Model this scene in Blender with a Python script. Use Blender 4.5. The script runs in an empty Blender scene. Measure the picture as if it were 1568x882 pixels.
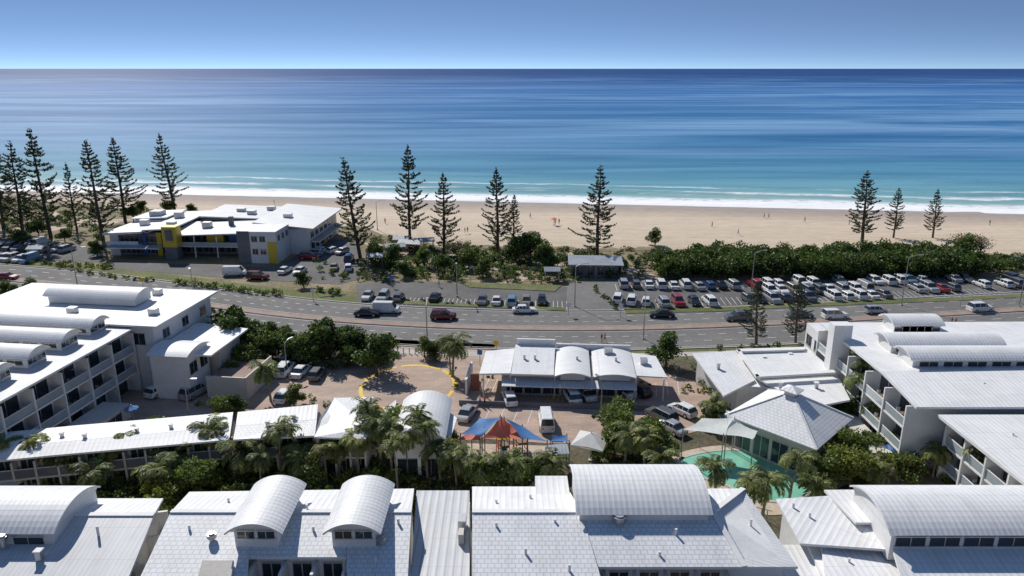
import bpy, math, random
import numpy as np
from mathutils import Vector, Matrix
random.seed(7); rng = np.random.default_rng(7)
scene = bpy.context.scene
H = 44.0; F = 1120.0; PITCH = math.atan(337/1120)
SP, CP = math.sin(PITCH), math.cos(PITCH)
def W(px, py, z=0.0):
    """survey helper: ground/roof position (metres) of a point of known height z read off the photograph"""
    v = (py-441)/F; t = (H-z)/(SP+v*CP)
    return Vector(((px-784)/F*t, (CP-v*SP)*t, z))

# ------------------------------------------------------------------ materials
def newmat(name):
    m = bpy.data.materials.new(name); m.use_nodes = True
    nt = m.node_tree; b = nt.nodes['Principled BSDF']
    return m, nt, b
def N(nt, t, **kw):
    n = nt.nodes.new(t)
    for k, v in kw.items(): setattr(n, k, v)
    return n
def c4(c): return (c[0], c[1], c[2], 1)
def math_n(nt, op, a, b=None, c=None, clamp=False):
    n = N(nt, 'ShaderNodeMath', operation=op); n.use_clamp = clamp
    for i, x in enumerate((a, b, c)):
        if x is None: continue
        if isinstance(x, (int, float)): n.inputs[i].default_value = x
        else: nt.links.new(x, n.inputs[i])
    return n.outputs[0]
def mixc(nt, fac, a, b, mode='MIX'):
    n = N(nt, 'ShaderNodeMix', data_type='RGBA', blend_type=mode)
    for s, x in ((n.inputs[0], fac), (n.inputs[6], a), (n.inputs[7], b)):
        if isinstance(x, (int, float)): s.default_value = x
        elif isinstance(x, tuple): s.default_value = c4(x)
        else: nt.links.new(x, s)
    return n.outputs[2]
def ramp(nt, fac, pts):
    r = N(nt, 'ShaderNodeValToRGB'); e = r.color_ramp.elements
    while len(e) > 1: e.remove(e[-1])
    e[0].position = pts[0][0]; e[0].color = c4(pts[0][1])
    for p, c in pts[1:]:
        x = e.new(p); x.color = c4(c)
    nt.links.new(fac, r.inputs[0]); return r.outputs[0]
def noise(nt, vec, scale, detail=4, rough=0.55, dist=0.0):
    n = N(nt, 'ShaderNodeTexNoise'); n.inputs['Scale'].default_value = scale
    n.inputs['Detail'].default_value = detail; n.inputs['Roughness'].default_value = rough
    n.inputs['Distortion'].default_value = dist
    if vec is not None: nt.links.new(vec, n.inputs['Vector'])
    return n.outputs[0]
def pos(nt): return N(nt, 'ShaderNodeNewGeometry').outputs['Position']
def scalev(nt, vec, s):
    n = N(nt, 'ShaderNodeVectorMath', operation='MULTIPLY'); nt.links.new(vec, n.inputs[0]); n.inputs[1].default_value = s
    return n.outputs[0]
def bump(nt, b, h, strength=0.5, dist=0.05):
    n = N(nt, 'ShaderNodeBump'); n.inputs['Strength'].default_value = strength; n.inputs['Distance'].default_value = dist
    nt.links.new(h, n.inputs['Height']); nt.links.new(n.outputs[0], b.inputs['Normal'])

def surf(name, c1, c2, scale=0.5, rough=0.8, fine=8.0, finek=0.25, bumpk=0.0, spec=0.3):
    m, nt, b = newmat(name); p = pos(nt)
    a = noise(nt, p, scale, 5, 0.6)
    f = ramp(nt, a, [(0.32, (0, 0, 0)), (0.68, (1, 1, 1))])
    col = mixc(nt, f, c1, c2)
    g = noise(nt, p, fine, 3, 0.6)
    gg = ramp(nt, g, [(0.3, (1-finek,)*3), (0.7, (1+finek*0.3,)*3)])
    col = mixc(nt, 1.0, col, gg, 'MULTIPLY')
    nt.links.new(col, b.inputs['Base Color']); b.inputs['Roughness'].default_value = rough
    b.inputs['Specular IOR Level'].default_value = spec
    if bumpk: bump(nt, b, g, bumpk, 0.1)
    return m
def plain(name, c, rough=0.5, metal=0.0, spec=0.5, trans=0.0):
    m, nt, b = newmat(name)
    a = noise(nt, pos(nt), 1.7, 3)
    col = mixc(nt, ramp(nt, a, [(0.3, (0, 0, 0)), (0.7, (1, 1, 1))]), tuple(x*0.86 for x in c), c)
    nt.links.new(col, b.inputs['Base Color'])
    b.inputs['Roughness'].default_value = rough; b.inputs['Metallic'].default_value = metal
    b.inputs['Specular IOR Level'].default_value = spec
    if trans:
        tr = N(nt, 'ShaderNodeBsdfTranslucent'); nt.links.new(col, tr.inputs[0])
        mx = N(nt, 'ShaderNodeMixShader'); mx.inputs[0].default_value = trans
        nt.links.new(b.outputs[0], mx.inputs[1]); nt.links.new(tr.outputs[0], mx.inputs[2])
        nt.links.new(mx.outputs[0], nt.nodes['Material Output'].inputs[0])
    return m
def roofmat(name, c, kind='rib', period=0.4, stain=0.8, rough=0.5, ribk=.3):
    m, nt, b = newmat(name)
    uv = N(nt, 'ShaderNodeUVMap').outputs[0]; p = pos(nt)
    st = ramp(nt, noise(nt, p, 0.35, 6, 0.65), [(0.25, (stain,)*3), (0.6, (1, 1, 1))])
    col = mixc(nt, 1.0, c, st, 'MULTIPLY')
    # run-off streaks down the slope
    sk = ramp(nt, noise(nt, scalev(nt, uv, (2.2, 0.25, 1)), 1.0, 4), [(0.33, (0.91, 0.905, 0.89)), (0.55, (1, 1, 1))])
    col = mixc(nt, 1.0, col, sk, 'MULTIPLY')
    if kind == 'rib':
        sx = N(nt, 'ShaderNodeSeparateXYZ'); nt.links.new(uv, sx.inputs[0])
        fr = math_n(nt, 'FRACT', math_n(nt, 'DIVIDE', sx.outputs[0], period))
        d = math_n(nt, 'ABSOLUTE', math_n(nt, 'SUBTRACT', fr, 0.5))
        rib = math_n(nt, 'GREATER_THAN', d, 0.38)
        sh = math_n(nt, 'MULTIPLY', rib, ribk)
        col = mixc(nt, sh, col, (0.3, 0.31, 0.33))
        # sheet laps across the slope
        fl = math_n(nt, 'FRACT', math_n(nt, 'DIVIDE', sx.outputs[1], 3.1))
        lap = math_n(nt, 'MULTIPLY', math_n(nt, 'LESS_THAN', fl, 0.02), 0.3)
        col = mixc(nt, lap, col, (0.3, 0.31, 0.33))
        bump(nt, b, d, 0.6, 0.05)
    else:
        br = N(nt, 'ShaderNodeTexBrick'); nt.links.new(uv, br.inputs['Vector'])
        br.inputs['Scale'].default_value = 1.0; br.inputs['Brick Width'].default_value = 0.5
        br.inputs['Row Height'].default_value = 0.4; br.inputs['Mortar Size'].default_value = 0.045
        br.inputs['Color1'].default_value = (1, 1, 1, 1); br.inputs['Color2'].default_value = (0.96, 0.96, 0.96, 1)
        br.inputs['Mortar'].default_value = (0.74, 0.75, 0.765, 1)
        col = mixc(nt, 1.0, col, br.outputs[0], 'MULTIPLY')
    nt.links.new(col, b.inputs['Base Color']); b.inputs['Roughness'].default_value = rough
    b.inputs['Specular IOR Level'].default_value = 0.3
    return m
def leafmat(name, dark, light, trans=0.3, k=1.5):
    dark = tuple(x*k for x in dark); light = tuple(x*k for x in light)
    m, nt, b = newmat(name)
    g = N(nt, 'ShaderNodeNewGeometry')
    f = math_n(nt, 'MULTIPLY', g.outputs['Random Per Island'], 0.75)
    n = noise(nt, g.outputs['Position'], 0.45, 3)
    n2 = ramp(nt, n, [(0.35, (0.58,)*3), (0.65, (1.25,)*3)])
    col = mixc(nt, 1.0, mixc(nt, f, dark, light), n2, 'MULTIPLY')
    nt.links.new(col, b.inputs['Base Color']); b.inputs['Roughness'].default_value = 0.55
    b.inputs['Specular IOR Level'].default_value = 0.35
    tr = N(nt, 'ShaderNodeBsdfTranslucent'); nt.links.new(mixc(nt, 1.0, col, (1.3, 1.5, 0.6), 'MULTIPLY'), tr.inputs[0])
    mx = N(nt, 'ShaderNodeMixShader'); mx.inputs[0].default_value = trans
    nt.links.new(b.outputs[0], mx.inputs[1]); nt.links.new(tr.outputs[0], mx.inputs[2])
    nt.links.new(mx.outputs[0], nt.nodes['Material Output'].inputs[0])
    return m

M = {}
M['asphalt'] = surf('asphalt', (0.145, 0.14, 0.135), (0.20, 0.192, 0.183), 0.08, 0.9, 1.2, 0.2)
M['asphalt_dark'] = surf('asphalt_dark', (0.105, 0.102, 0.1), (0.16, 0.155, 0.15), 0.12, 0.9, 1.5, 0.25)
M['line'] = surf('line_paint', (0.6, 0.6, 0.58), (0.75, 0.75, 0.73), 0.6, 0.6, 4.0, 0.3)
M['yline'] = surf('yellow_paint', (0.7, 0.45, 0.04), (0.8, 0.55, 0.06), 0.6, 0.6, 4.0, 0.2)
M['concrete'] = surf('concrete', (0.40, 0.37, 0.34), (0.5, 0.47, 0.43), 0.4, 0.85, 4.0, 0.15)
M['median'] = surf('brick_paving', (0.28, 0.19, 0.15), (0.37, 0.28, 0.23), 0.4, 0.85, 4.0, 0.2)
M['grass'] = surf('grass', (0.10, 0.13, 0.04), (0.2, 0.2, 0.08), 0.15, 0.95, 2.5, 0.45, 0.4)
M['drygrass'] = surf('dry_grass', (0.15, 0.14, 0.065), (0.36, 0.29, 0.19), 0.09, 0.95, 1.5, 0.5, 0.5)
M['soil'] = surf('garden_soil', (0.08, 0.075, 0.045), (0.17, 0.14, 0.095), 0.3, 0.95, 2.0, 0.5, 0.3)
M['path'] = surf('sand_path', (0.46, 0.37, 0.28), (0.56, 0.47, 0.37), 0.3, 0.95, 2.0, 0.2)
def pavemat():
    m, nt, b = newmat('plaza_pavers'); p = pos(nt)
    a = ramp(nt, noise(nt, p, 0.12, 6, 0.65), [(0.3, (0.37, 0.265, 0.21)), (0.55, (0.46, 0.345, 0.275)), (0.75, (0.53, 0.42, 0.345))])
    br = N(nt, 'ShaderNodeTexBrick'); nt.links.new(p, br.inputs['Vector']); br.inputs['Scale'].default_value = 1
    br.inputs['Brick Width'].default_value = 1.2; br.inputs['Row Height'].default_value = 0.6; br.inputs['Mortar Size'].default_value = 0.03
    br.inputs['Color1'].default_value = (1, 1, 1, 1); br.inputs['Color2'].default_value = (0.88, 0.86, 0.85, 1); br.inputs['Mortar'].default_value = (0.72, 0.7, 0.68, 1)
    col = mixc(nt, 1.0, a, br.outputs[0], 'MULTIPLY')
    tm = ramp(nt, noise(nt, scalev(nt, p, (0.15, 0.5, 1)), 1.0, 5), [(0.35, (0.8,)*3), (0.6, (1, 1, 1))])
    col = mixc(nt, 1.0, col, tm, 'MULTIPLY')
    nt.links.new(col, b.inputs['Base Color']); b.inputs['Roughness'].default_value = 0.85
    return m
M['paver'] = pavemat()
M['white'] = surf('white_render', (0.68, 0.675, 0.66), (0.8, 0.795, 0.78), 0.3, 0.7, 3.0, 0.08)
M['cream'] = surf('cream_render', (0.52, 0.49, 0.44), (0.62, 0.59, 0.54), 0.3, 0.75, 3.0, 0.1)
M['greywall'] = surf('grey_render', (0.13, 0.135, 0.15), (0.2, 0.2, 0.215), 0.3, 0.75, 3.0, 0.1)
M['yellow'] = plain('yellow_panel', (0.7, 0.5, 0.05), 0.5)
M['bluepanel'] = plain('blue_panel', (0.06, 0.12, 0.3), 0.5)
M['terracotta'] = plain('red_brick_panel', (0.32, 0.12, 0.09), 0.7)
M['trimwood'] = plain('timber_deck', (0.2, 0.14, 0.09), 0.7)
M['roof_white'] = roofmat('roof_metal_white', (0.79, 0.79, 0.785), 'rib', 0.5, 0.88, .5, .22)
M['roof_vault'] = roofmat('roof_metal_vault', (0.75, 0.755, 0.755), 'rib', 0.42, 0.88, .5, .2)
M['roof_tile'] = roofmat('roof_tile_pale', (0.78, 0.785, 0.79), 'tile', 0.5, 0.88)
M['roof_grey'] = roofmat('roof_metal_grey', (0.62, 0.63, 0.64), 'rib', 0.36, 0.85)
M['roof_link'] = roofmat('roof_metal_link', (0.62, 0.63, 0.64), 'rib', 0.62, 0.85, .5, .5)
M['roof_dk'] = roofmat('roof_metal_dark', (0.3, 0.33, 0.37), 'rib', 0.4, 0.7)
M['glass'] = plain('window_glass', (0.03, 0.04, 0.05), 0.08, 0, 0.8)
M['rail'] = plain('balcony_rail_glass', (0.35, 0.4, 0.42), 0.15, 0, 0.6)
M['frame'] = plain('aluminium', (0.55, 0.56, 0.57), 0.35, 0.6)
M['steel'] = plain('galvanised_pole', (0.4, 0.41, 0.42), 0.4, 0.7)
M['bark'] = surf('bark', (0.09, 0.07, 0.055), (0.17, 0.135, 0.11), 1.5, 0.9, 6, 0.4)
M['palmbark'] = surf('palm_bark', (0.2, 0.17, 0.14), (0.32, 0.28, 0.23), 1.5, 0.9, 6, 0.4)
M['lf_pine'] = leafmat('needles', (0.022, 0.032, 0.018), (0.075, 0.085, 0.045), 0.2)
M['lf_dark'] = leafmat('leaves_dark', (0.026, 0.045, 0.013), (0.095, 0.13, 0.035))
M['lf_mid'] = leafmat('leaves_mid', (0.045, 0.068, 0.02), (0.16, 0.18, 0.05))
M['lf_lime'] = leafmat('leaves_lime', (0.075, 0.1, 0.02), (0.27, 0.26, 0.06), .3, 1.35)
M['lf_palm'] = leafmat('palm_leaves', (0.055, 0.08, 0.022), (0.21, 0.22, 0.07), 0.35)
M['lf_dune'] = leafmat('dune_scrub', (0.05, 0.06, 0.028), (0.16, 0.15, 0.08))
M['lf_dead'] = leafmat('dry_twigs', (0.1, 0.08, 0.06), (0.24, 0.2, 0.15))
M['lf_red'] = leafmat('flowers_red', (0.15, 0.02, 0.02), (0.4, 0.08, 0.05))
M['sail_blue'] = plain('sail_blue', (0.1, 0.28, 0.62), 0.7, trans=.35); M['sail_or'] = plain('sail_orange', (0.8, 0.22, 0.14), 0.7, trans=.35)
M['sail_white'] = plain('sail_white', (0.85, 0.85, 0.83), 0.7, trans=.35)
M['tyre'] = plain('tyre', (0.02, 0.02, 0.02), 0.8); M['lampred'] = plain('tail_light', (0.4, 0.02, 0.02), 0.3)
M['lampw'] = plain('head_light', (0.7, 0.7, 0.7), 0.15)
M['skin'] = plain('skin', (0.5, 0.3, 0.2), 0.6); M['hair'] = plain('hair', (0.05, 0.03, 0.02), 0.7)

# ------------------------------------------------------------------ mesh helpers
def link(o): scene.collection.objects.link(o); return o
class Part:
    def __init__(s): s.v = []; s.f = []; s.m = []; s.uv = []; s.mats = []
    def poly(s, pts, mat):
        if mat not in s.mats: s.mats.append(mat)
        pts = [Vector(p) for p in pts]; n = Vector((0, 0, 0))
        for i in range(len(pts)): n += pts[i].cross(pts[(i+1) % len(pts)])
        if n.length < 1e-9: return
        n.normalize(); u = Vector((0, 0, 1)).cross(n)
        u = Vector((1, 0, 0)) if u.length < 0.02 else u.normalized()
        w = n.cross(u); k = len(s.v); s.v += pts
        s.f.append(list(range(k, k+len(pts)))); s.m.append(s.mats.index(mat))
        s.uv += [(p.dot(u), p.dot(w)) for p in pts]
    def obj(s, name):
        me = bpy.data.meshes.new(name); me.from_pydata([tuple(v) for v in s.v], [], s.f)
        for m in s.mats: me.materials.append(M[m])
        me.polygons.foreach_set('material_index', s.m)
        ul = me.uv_layers.new(name='UVMap'); ul.data.foreach_set('uv', [c for t in s.uv for c in t])
        me.update(); return link(bpy.data.objects.new(name, me))
class Group:
    def __init__(s, name, origin=(0, 0, 0), yaw=0.0):
        s.name = name; s.parts = {}; s.M = Matrix.Translation(Vector(origin)) @ Matrix.Rotation(yaw, 4, 'Z')
    def P(s, n): return s.parts.setdefault(n, Part())
    def T(s, p): return s.M @ Vector(p)
    def poly(s, part, pts, mat): s.P(part).poly([s.T(p) for p in pts], mat)
    def prism(s, part, pts, z0, z1, side, top=None):
        a = [(p[0], p[1]) for p in pts]
        ar = sum(a[i][0]*a[(i+1) % len(a)][1]-a[(i+1) % len(a)][0]*a[i][1] for i in range(len(a)))
        if ar < 0: a.reverse()
        top = top or side
        s.poly(part, [(x, y, z1) for x, y in a], top)
        s.poly(part, [(x, y, z0) for x, y in reversed(a)], side)
        for i in range(len(a)):
            p, q = a[i], a[(i+1) % len(a)]
            s.poly(part, [(p[0], p[1], z0), (q[0], q[1], z0), (q[0], q[1], z1), (p[0], p[1], z1)], side)
    def box(s, part, x0, x1, y0, y1, z0, z1, side, top=None):
        s.prism(part, [(x0, y0), (x1, y0), (x1, y1), (x0, y1)], z0, z1, side, top)
    def slab(s, part, pts, th, mat, edge='white'):
        pts = [Vector(p) for p in pts]; ar = sum(pts[i].x*pts[(i+1) % len(pts)].y-pts[(i+1) % len(pts)].x*pts[i].y for i in range(len(pts)))
        if ar < 0: pts.reverse()
        d = Vector((0, 0, th)); s.poly(part, pts, mat); s.poly(part, [p-d for p in reversed(pts)], edge)
        for i in range(len(pts)):
            p, q = pts[i], pts[(i+1) % len(pts)]; s.poly(part, [p-d, q-d, q, p], edge)
    def vault(s, part, x0, x1, y0, y1, z, rise, axis, mat='roof_vault', wall='white', zw=None, over=0.3, n=14):
        """barrel roof; axis='x' or 'y' is the direction of the barrel"""
        if axis == 'x': a0, a1, b0, b1 = x0, x1, y0, y1
        else: a0, a1, b0, b1 = y0, y1, x0, x1
        w = (b1-b0)/2; R = (w*w+rise*rise)/(2*rise); th = math.asin(min(1, w/R)); cb = (b0+b1)/2; cz = z+rise-R
        def pt(a, ang, r): 
            b = cb+math.sin(ang)*r; zz = cz+math.cos(ang)*r
            return (a, b, zz) if axis == 'x' else (b, a, zz)
        angs = [-th+2*th*i/n for i in range(n+1)]
        for i in range(n):
            p, q = angs[i], angs[i+1]
            s.poly(part, [pt(a0, p, R), pt(a1, p, R), pt(a1, q, R), pt(a0, q, R)][::(1 if axis == 'x' else -1)], mat)
            s.poly(part, [pt(a0, p, R-.14), pt(a1, p, R-.14), pt(a1, q, R-.14), pt(a0, q, R-.14)], 'white')
            for a in (a0, a1): s.poly(part, [pt(a, p, R), pt(a, q, R), pt(a, q, R-.14), pt(a, p, R-.14)], 'white')
            for a in (a0+over, a1-over):
                A, B = pt(a, p, R-.14), pt(a, q, R-.14)
                s.poly('gable_wall', [A, B, (B[0], B[1], z-.2), (A[0], A[1], z-.2)], wall)
        for ang in (-th, th): s.poly(part, [pt(a0, ang, R), pt(a1, ang, R), pt(a1, ang, R-.14), pt(a0, ang, R-.14)], 'white')
        if zw is not None:
            o = over
            s.box('upper_wall', x0+o, x1-o, y0+o, y1-o, zw, z-.2+.02, wall)
    def facade(s, p0, p1, z0, sh, n, bays, depth=1.6, fin='white', rail='rail', wall='white'):
        """balcony facade from p0 to p1, outward to the right of travel"""
        a = Vector((p0[0], p0[1], 0)); b = Vector((p1[0], p1[1], 0)); d = (b-a); L = d.length; d.normalize(); o = Vector((d.y, -d.x, 0))
        def bx(part, u0, u1, w0, w1, za, zb, mat):
            c = [a+d*u0+o*w0, a+d*u1+o*w0, a+d*u1+o*w1, a+d*u0+o*w1]; s.prism(part, c, za, zb, mat)
        bw = L/bays
        for k in range(n):
            z = z0+k*sh
            if k > 0: bx('balcony', 0, L, 0.01, depth, z-.22, z, wall)
            for i in range(bays):
                u = i*bw
                bx('windows', u+.45, u+bw-.45, 0.005, 0.06, z+.1, z+2.35, 'glass')
                bx('window_frames', u+bw/2-.05, u+bw/2+.05, 0.06, 0.1, z+.1, z+2.35, 'frame')
                bx('window_frames', u+.4, u+bw-.4, 0.061, 0.09, z+2.35, z+2.45, 'frame')
                if k > 0:
                    bx('balcony_rail', u+.15, u+bw-.15, depth-.1, depth-.06, z+.08, z+.98, rail)
                    bx('balcony_rail', u+.12, u+bw-.12, depth-.13, depth-.03, z+1.0, z+1.07, 'white')
                    if depth > 1.3 and random.random() < .6:   # balcony furniture
                        uu = u+bw*random.uniform(.3, .6); bx('balcony_table', uu, uu+.7, .5, 1.1, z+.66, z+.72, 'trimwood'); bx('balcony_table', uu+.3, uu+.4, .75, .85, z+.01, z+.655, 'steel')
                        bx('balcony_chair', uu-.6, uu-.15, .55, 1.0, z+.4, z+.46, 'sail_white'); bx('balcony_chair', uu-.66, uu-.605, .55, 1.0, z+.01, z+.95, 'sail_white')
        for i in range(bays+1):
            u = i*bw; bx('fins', u-.11, u+.11, 0.008, depth+.1, z0, z0+n*sh-.3, fin)
    def windows(s, p0, p1, z, h, n, w, mat='glass'):
        a = Vector((p0[0], p0[1], 0)); b = Vector((p1[0], p1[1], 0)); d = (b-a); L = d.length; d.normalize(); o = Vector((d.y, -d.x, 0))
        for i in range(n):
            u = L*(i+.5)/n
            def bx(part, u0, u1, w0, w1, za, zb, mt):
                s.prism(part, [a+d*u0+o*w0, a+d*u1+o*w0, a+d*u1+o*w1, a+d*u0+o*w1], za, zb, mt)
            bx('windows', u-w/2, u+w/2, .005, .04, z, z+h, mat)
            bx('window_frames', u-w/2-.08, u+w/2+.08, .005, .1, z-.08, z-.002, 'frame')
            bx('window_frames', u-w/2-.08, u+w/2+.08, .005, .1, z+h+.002, z+h+.08, 'frame')
            bx('window_frames', u-.03, u+.03, .041, .07, z, z+h, 'frame')
    def finish(s):
        e = bpy.data.objects.new(s.name, None); e.location = s.M.translation; link(e); bpy.context.view_layer.update()
        for k, p in s.parts.items():
            o = p.obj(k); o.parent = e; o.matrix_parent_inverse = Matrix.Translation(-s.M.translation)
        return e
def single(name, fn, origin=(0, 0, 0), yaw=0):
    """one joined mesh object"""
    g = Group(name); fn(g); p = Part()
    for q in g.parts.values():
        for f, m in zip(q.f, q.m): p.poly([q.v[i] for i in f], q.mats[m])
    o = p.obj(name); o.location = origin; o.rotation_euler[2] = yaw; return o

def sheet(name, pts, z, mat, kerb=0):
    g = Part(); pts = [(p[0], p[1]) for p in pts]
    ar = sum(pts[i][0]*pts[(i+1) % len(pts)][1]-pts[(i+1) % len(pts)][0]*pts[i][1] for i in range(len(pts)))
    if ar < 0: pts = pts[::-1]
    g.poly([(x, y, z) for x, y in pts], mat)
    if kerb:
        for i in range(len(pts)):
            p, q = pts[i], pts[(i+1) % len(pts)]
            g.poly([(p[0], p[1], z-kerb), (q[0], q[1], z-kerb), (q[0], q[1], z), (p[0], p[1], z)], 'concrete')
    return g.obj(name)
def pw(lst, z=0): return [W(a, b, z) for a, b in lst]
def smooth(pts, k=8, closed=False):
    out = []; n = len(pts); P = [Vector((p[0], p[1], 0)) for p in pts]
    rngi = range(n) if closed else range(n-1)
    for i in rngi:
        g = (lambda j: P[j % n]) if closed else (lambda j: P[max(0, min(n-1, j))])
        p0, p1, p2, p3 = g(i-1), g(i), g(i+1), g(i+2)
        for j in range(k):
            t = j/k; out.append(.5*((2*p1)+(p2-p0)*t+(2*p0-5*p1+4*p2-p3)*t*t+(3*p1-p0-3*p2+p3)*t**3))
    if not closed: out.append(P[-1])
    return out
def offset(line, d):
    o = []
    for i, p in enumerate(line):
        t = (line[min(i+1, len(line)-1)]-line[max(i-1, 0)]).normalized(); o.append(p+Vector((-t.y, t.x, 0))*d)
    return o
def ribbon_pts(g, line, d0, d1, z, mat, side=0, i0=0, i1=None):
    a = offset(line, d0)[i0:i1]; b = offset(line, d1)[i0:i1]
    for i in range(len(a)-1):
        g.poly([(b[i].x, b[i].y, z), (b[i+1].x, b[i+1].y, z), (a[i+1].x, a[i+1].y, z), (a[i].x, a[i].y, z)][::(1 if d1 < d0 else -1)], mat)
        if side:
            for c in (a, b): g.poly([(c[i].x, c[i].y, z-side), (c[i+1].x, c[i+1].y, z-side), (c[i+1].x, c[i+1].y, z), (c[i].x, c[i].y, z)], 'concrete')

# ------------------------------------------------------------------ ground + sea
def beach_z(x, y):
    s = y+.128*x-257
    if s < -45: return 0.0
    if s < 0: return -1.5*(s+45)/45
    return max(-1.5-s*0.05, -7)
xs = [-25000, -4000, -1000]+list(range(-500, 501, 10))+[1000, 4000, 25000]
ys = [-3000, -500, -100]+list(range(0, 180, 20))+list(np.arange(180, 330, 2.5))+[360, 400, 500, 1000, 5000, 30000]
vv = [(x, y, (beach_z(x, y)+(0.12*math.sin(x*.21+y*.1)*math.sin(y*.33+x*.05) if 195 < y < 240 else 0)) if abs(x) < 900 else (0 if y < 250 else -7)) for y in ys for x in xs]
nx = len(xs); ff = [(j*nx+i, j*nx+i+1, (j+1)*nx+i+1, (j+1)*nx+i) for j in range(len(ys)-1) for i in range(nx-1)]
me = bpy.data.meshes.new('ground'); me.from_pydata(vv, [], ff)
m, nt, b = newmat('beach_sand'); p = pos(nt); sx = N(nt, 'ShaderNodeSeparateXYZ'); nt.links.new(p, sx.inputs[0])
s = math_n(nt, 'ADD', sx.outputs[1], math_n(nt, 'MULTIPLY', sx.outputs[0], .128))
s = math_n(nt, 'ADD', s, math_n(nt, 'MULTIPLY', noise(nt, p, 0.04, 3), 8))
f = math_n(nt, 'DIVIDE', math_n(nt, 'SUBTRACT', s, 180), 100, clamp=True)   # 0 at s=180, 1 at 280 ; shoreline ~ .81
col = ramp(nt, f, [(0.0, (0.49, 0.40, 0.29)), (0.2, (0.58, 0.48, 0.365)), (0.52, (0.60, 0.495, 0.38)), (0.62, (0.49, 0.40, 0.32)), (0.70, (0.39, 0.33, 0.28)), (0.8, (0.35, 0.31, 0.29))])
tr = ramp(nt, noise(nt, scalev(nt, p, (0.25, 0.9, 1)), 1.0, 6, 0.7), [(0.3, (0.8,)*3), (0.6, (1.04,)*3)])
col = mixc(nt, 1.0, col, tr, 'MULTIPLY')
# tyre tracks and trampled lines running along the beach
tk = ramp(nt, noise(nt, scalev(nt, p, (0.012, 0.55, 1)), 1.0, 3, 0.6, .3), [(0.40, (1,)*3), (0.47, (.87,)*3), (0.52, (1,)*3)])
col = mixc(nt, 1.0, col, tk, 'MULTIPLY')
nt.links.new(col, b.inputs['Base Color']); b.inputs['Roughness'].default_value = 0.9; b.inputs['Specular IOR Level'].default_value = .2
bump(nt, b, noise(nt, p, 0.9, 5, 0.7), 0.6, 0.25)
me.materials.append(m); link(bpy.data.objects.new('ground', me))
me.polygons.foreach_set('use_smooth', [True]*len(me.polygons))

me = bpy.data.meshes.new('sea')
sxs = [-30000, -2000, -600]+list(range(-400, 401, 8))+[600, 2000, 30000]; sys_ = list(np.arange(-20, 90, 1.5))+[100, 130, 200, 400, 1500, 6000, 45000]
vv = []
for sv in sys_:
    for x in sxs:
        y = 257+sv-(.128*max(-900, min(900, x))); z = -1.5
        a = max(0, 1-abs(x)/500)
        for (c, hgt, w, ph) in ((26, .9, 3.0, .6), (43, .6, 3.5, 2.1), (68, .4, 5, 4.0)):
            cc = c+3*math.sin(x*.018+ph)+1.5*math.sin(x*.06+ph); amp = hgt*max(0, .35+.65*math.sin(x*.013+ph*2))
            z += a*amp*math.exp(-((sv-cc)/w)**2)
        vv.append((x, y, z))
nx = len(sxs); ff = [(j*nx+i, j*nx+i+1, (j+1)*nx+i+1, (j+1)*nx+i) for j in range(len(sys_)-1) for i in range(nx-1)]
me.from_pydata(vv, [], ff); me.polygons.foreach_set('use_smooth', [True]*len(me.polygons))
m, nt, b = newmat('sea_water'); p = pos(nt); sx = N(nt, 'ShaderNodeSeparateXYZ'); nt.links.new(p, sx.inputs[0])
s0 = math_n(nt, 'SUBTRACT', math_n(nt, 'ADD', sx.outputs[1], math_n(nt, 'MULTIPLY', sx.outputs[0], .128)), 257)
s1 = math_n(nt, 'ADD', s0, math_n(nt, 'MULTIPLY', math_n(nt, 'SUBTRACT', noise(nt, scalev(nt, p, (.006, .012, 1)), 1.0, 4), .5), 60))
fac = math_n(nt, 'POWER', math_n(nt, 'DIVIDE', math_n(nt, 'MAXIMUM', s1, 0.01), 6000, clamp=True), .35)
deep = ramp(nt, fac, [(0.0, (0.34, 0.42, 0.38)), (0.1, (0.24, 0.38, 0.39)), (0.16, (0.15, 0.33, 0.385)), (0.22, (0.095, 0.265, 0.38)), (0.30, (0.05, 0.18, 0.34)), (0.38, (0.04, 0.155, 0.335)), (0.48, (0.048, 0.165, 0.365)), (0.6, (0.048, 0.155, 0.375)), (0.75, (0.020, 0.085, 0.255)), (1.0, (0.010, 0.05, 0.185))])
st1 = noise(nt, scalev(nt, p, (0.0015, 0.0075, 1)), 1.0, 7, 0.6, 1.4)
st2 = noise(nt, scalev(nt, p, (0.006, 0.05, 1)), 1.0, 5, 0.6, 0.5)
st3 = noise(nt, scalev(nt, p, (0.0006, 0.0012, 1)), 1.0, 5, 0.6, 1.0)
slick = ramp(nt, st1, [(0.43, (0, 0, 0)), (0.56, (1, 1, 1))])
slick2 = ramp(nt, st3, [(0.42, (0.35,)*3), (0.58, (1, 1, 1))])
farm = math_n(nt, 'MULTIPLY', math_n(nt, 'DIVIDE', s0, 380, clamp=True), .75)
farf = math_n(nt, 'SUBTRACT', 1.0, math_n(nt, 'MULTIPLY', math_n(nt, 'DIVIDE', s0, 5000, clamp=True), .8))
sf = math_n(nt, 'MULTIPLY', math_n(nt, 'MULTIPLY', math_n(nt, 'MULTIPLY', slick, slick2), farm), farf)
col = mixc(nt, sf, deep, (0.20, 0.37, 0.58))
rip = ramp(nt, st2, [(0.33, (0.72, 0.78, 0.85)), (0.62, (1.2, 1.14, 1.08))])
col = mixc(nt, 1.0, col, rip, 'MULTIPLY')
sw = math_n(nt, 'ADD', s0, math_n(nt, 'MULTIPLY', math_n(nt, 'SUBTRACT', noise(nt, scalev(nt, p, (.03, .03, 1)), 1.0, 4), .5), 16))
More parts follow.
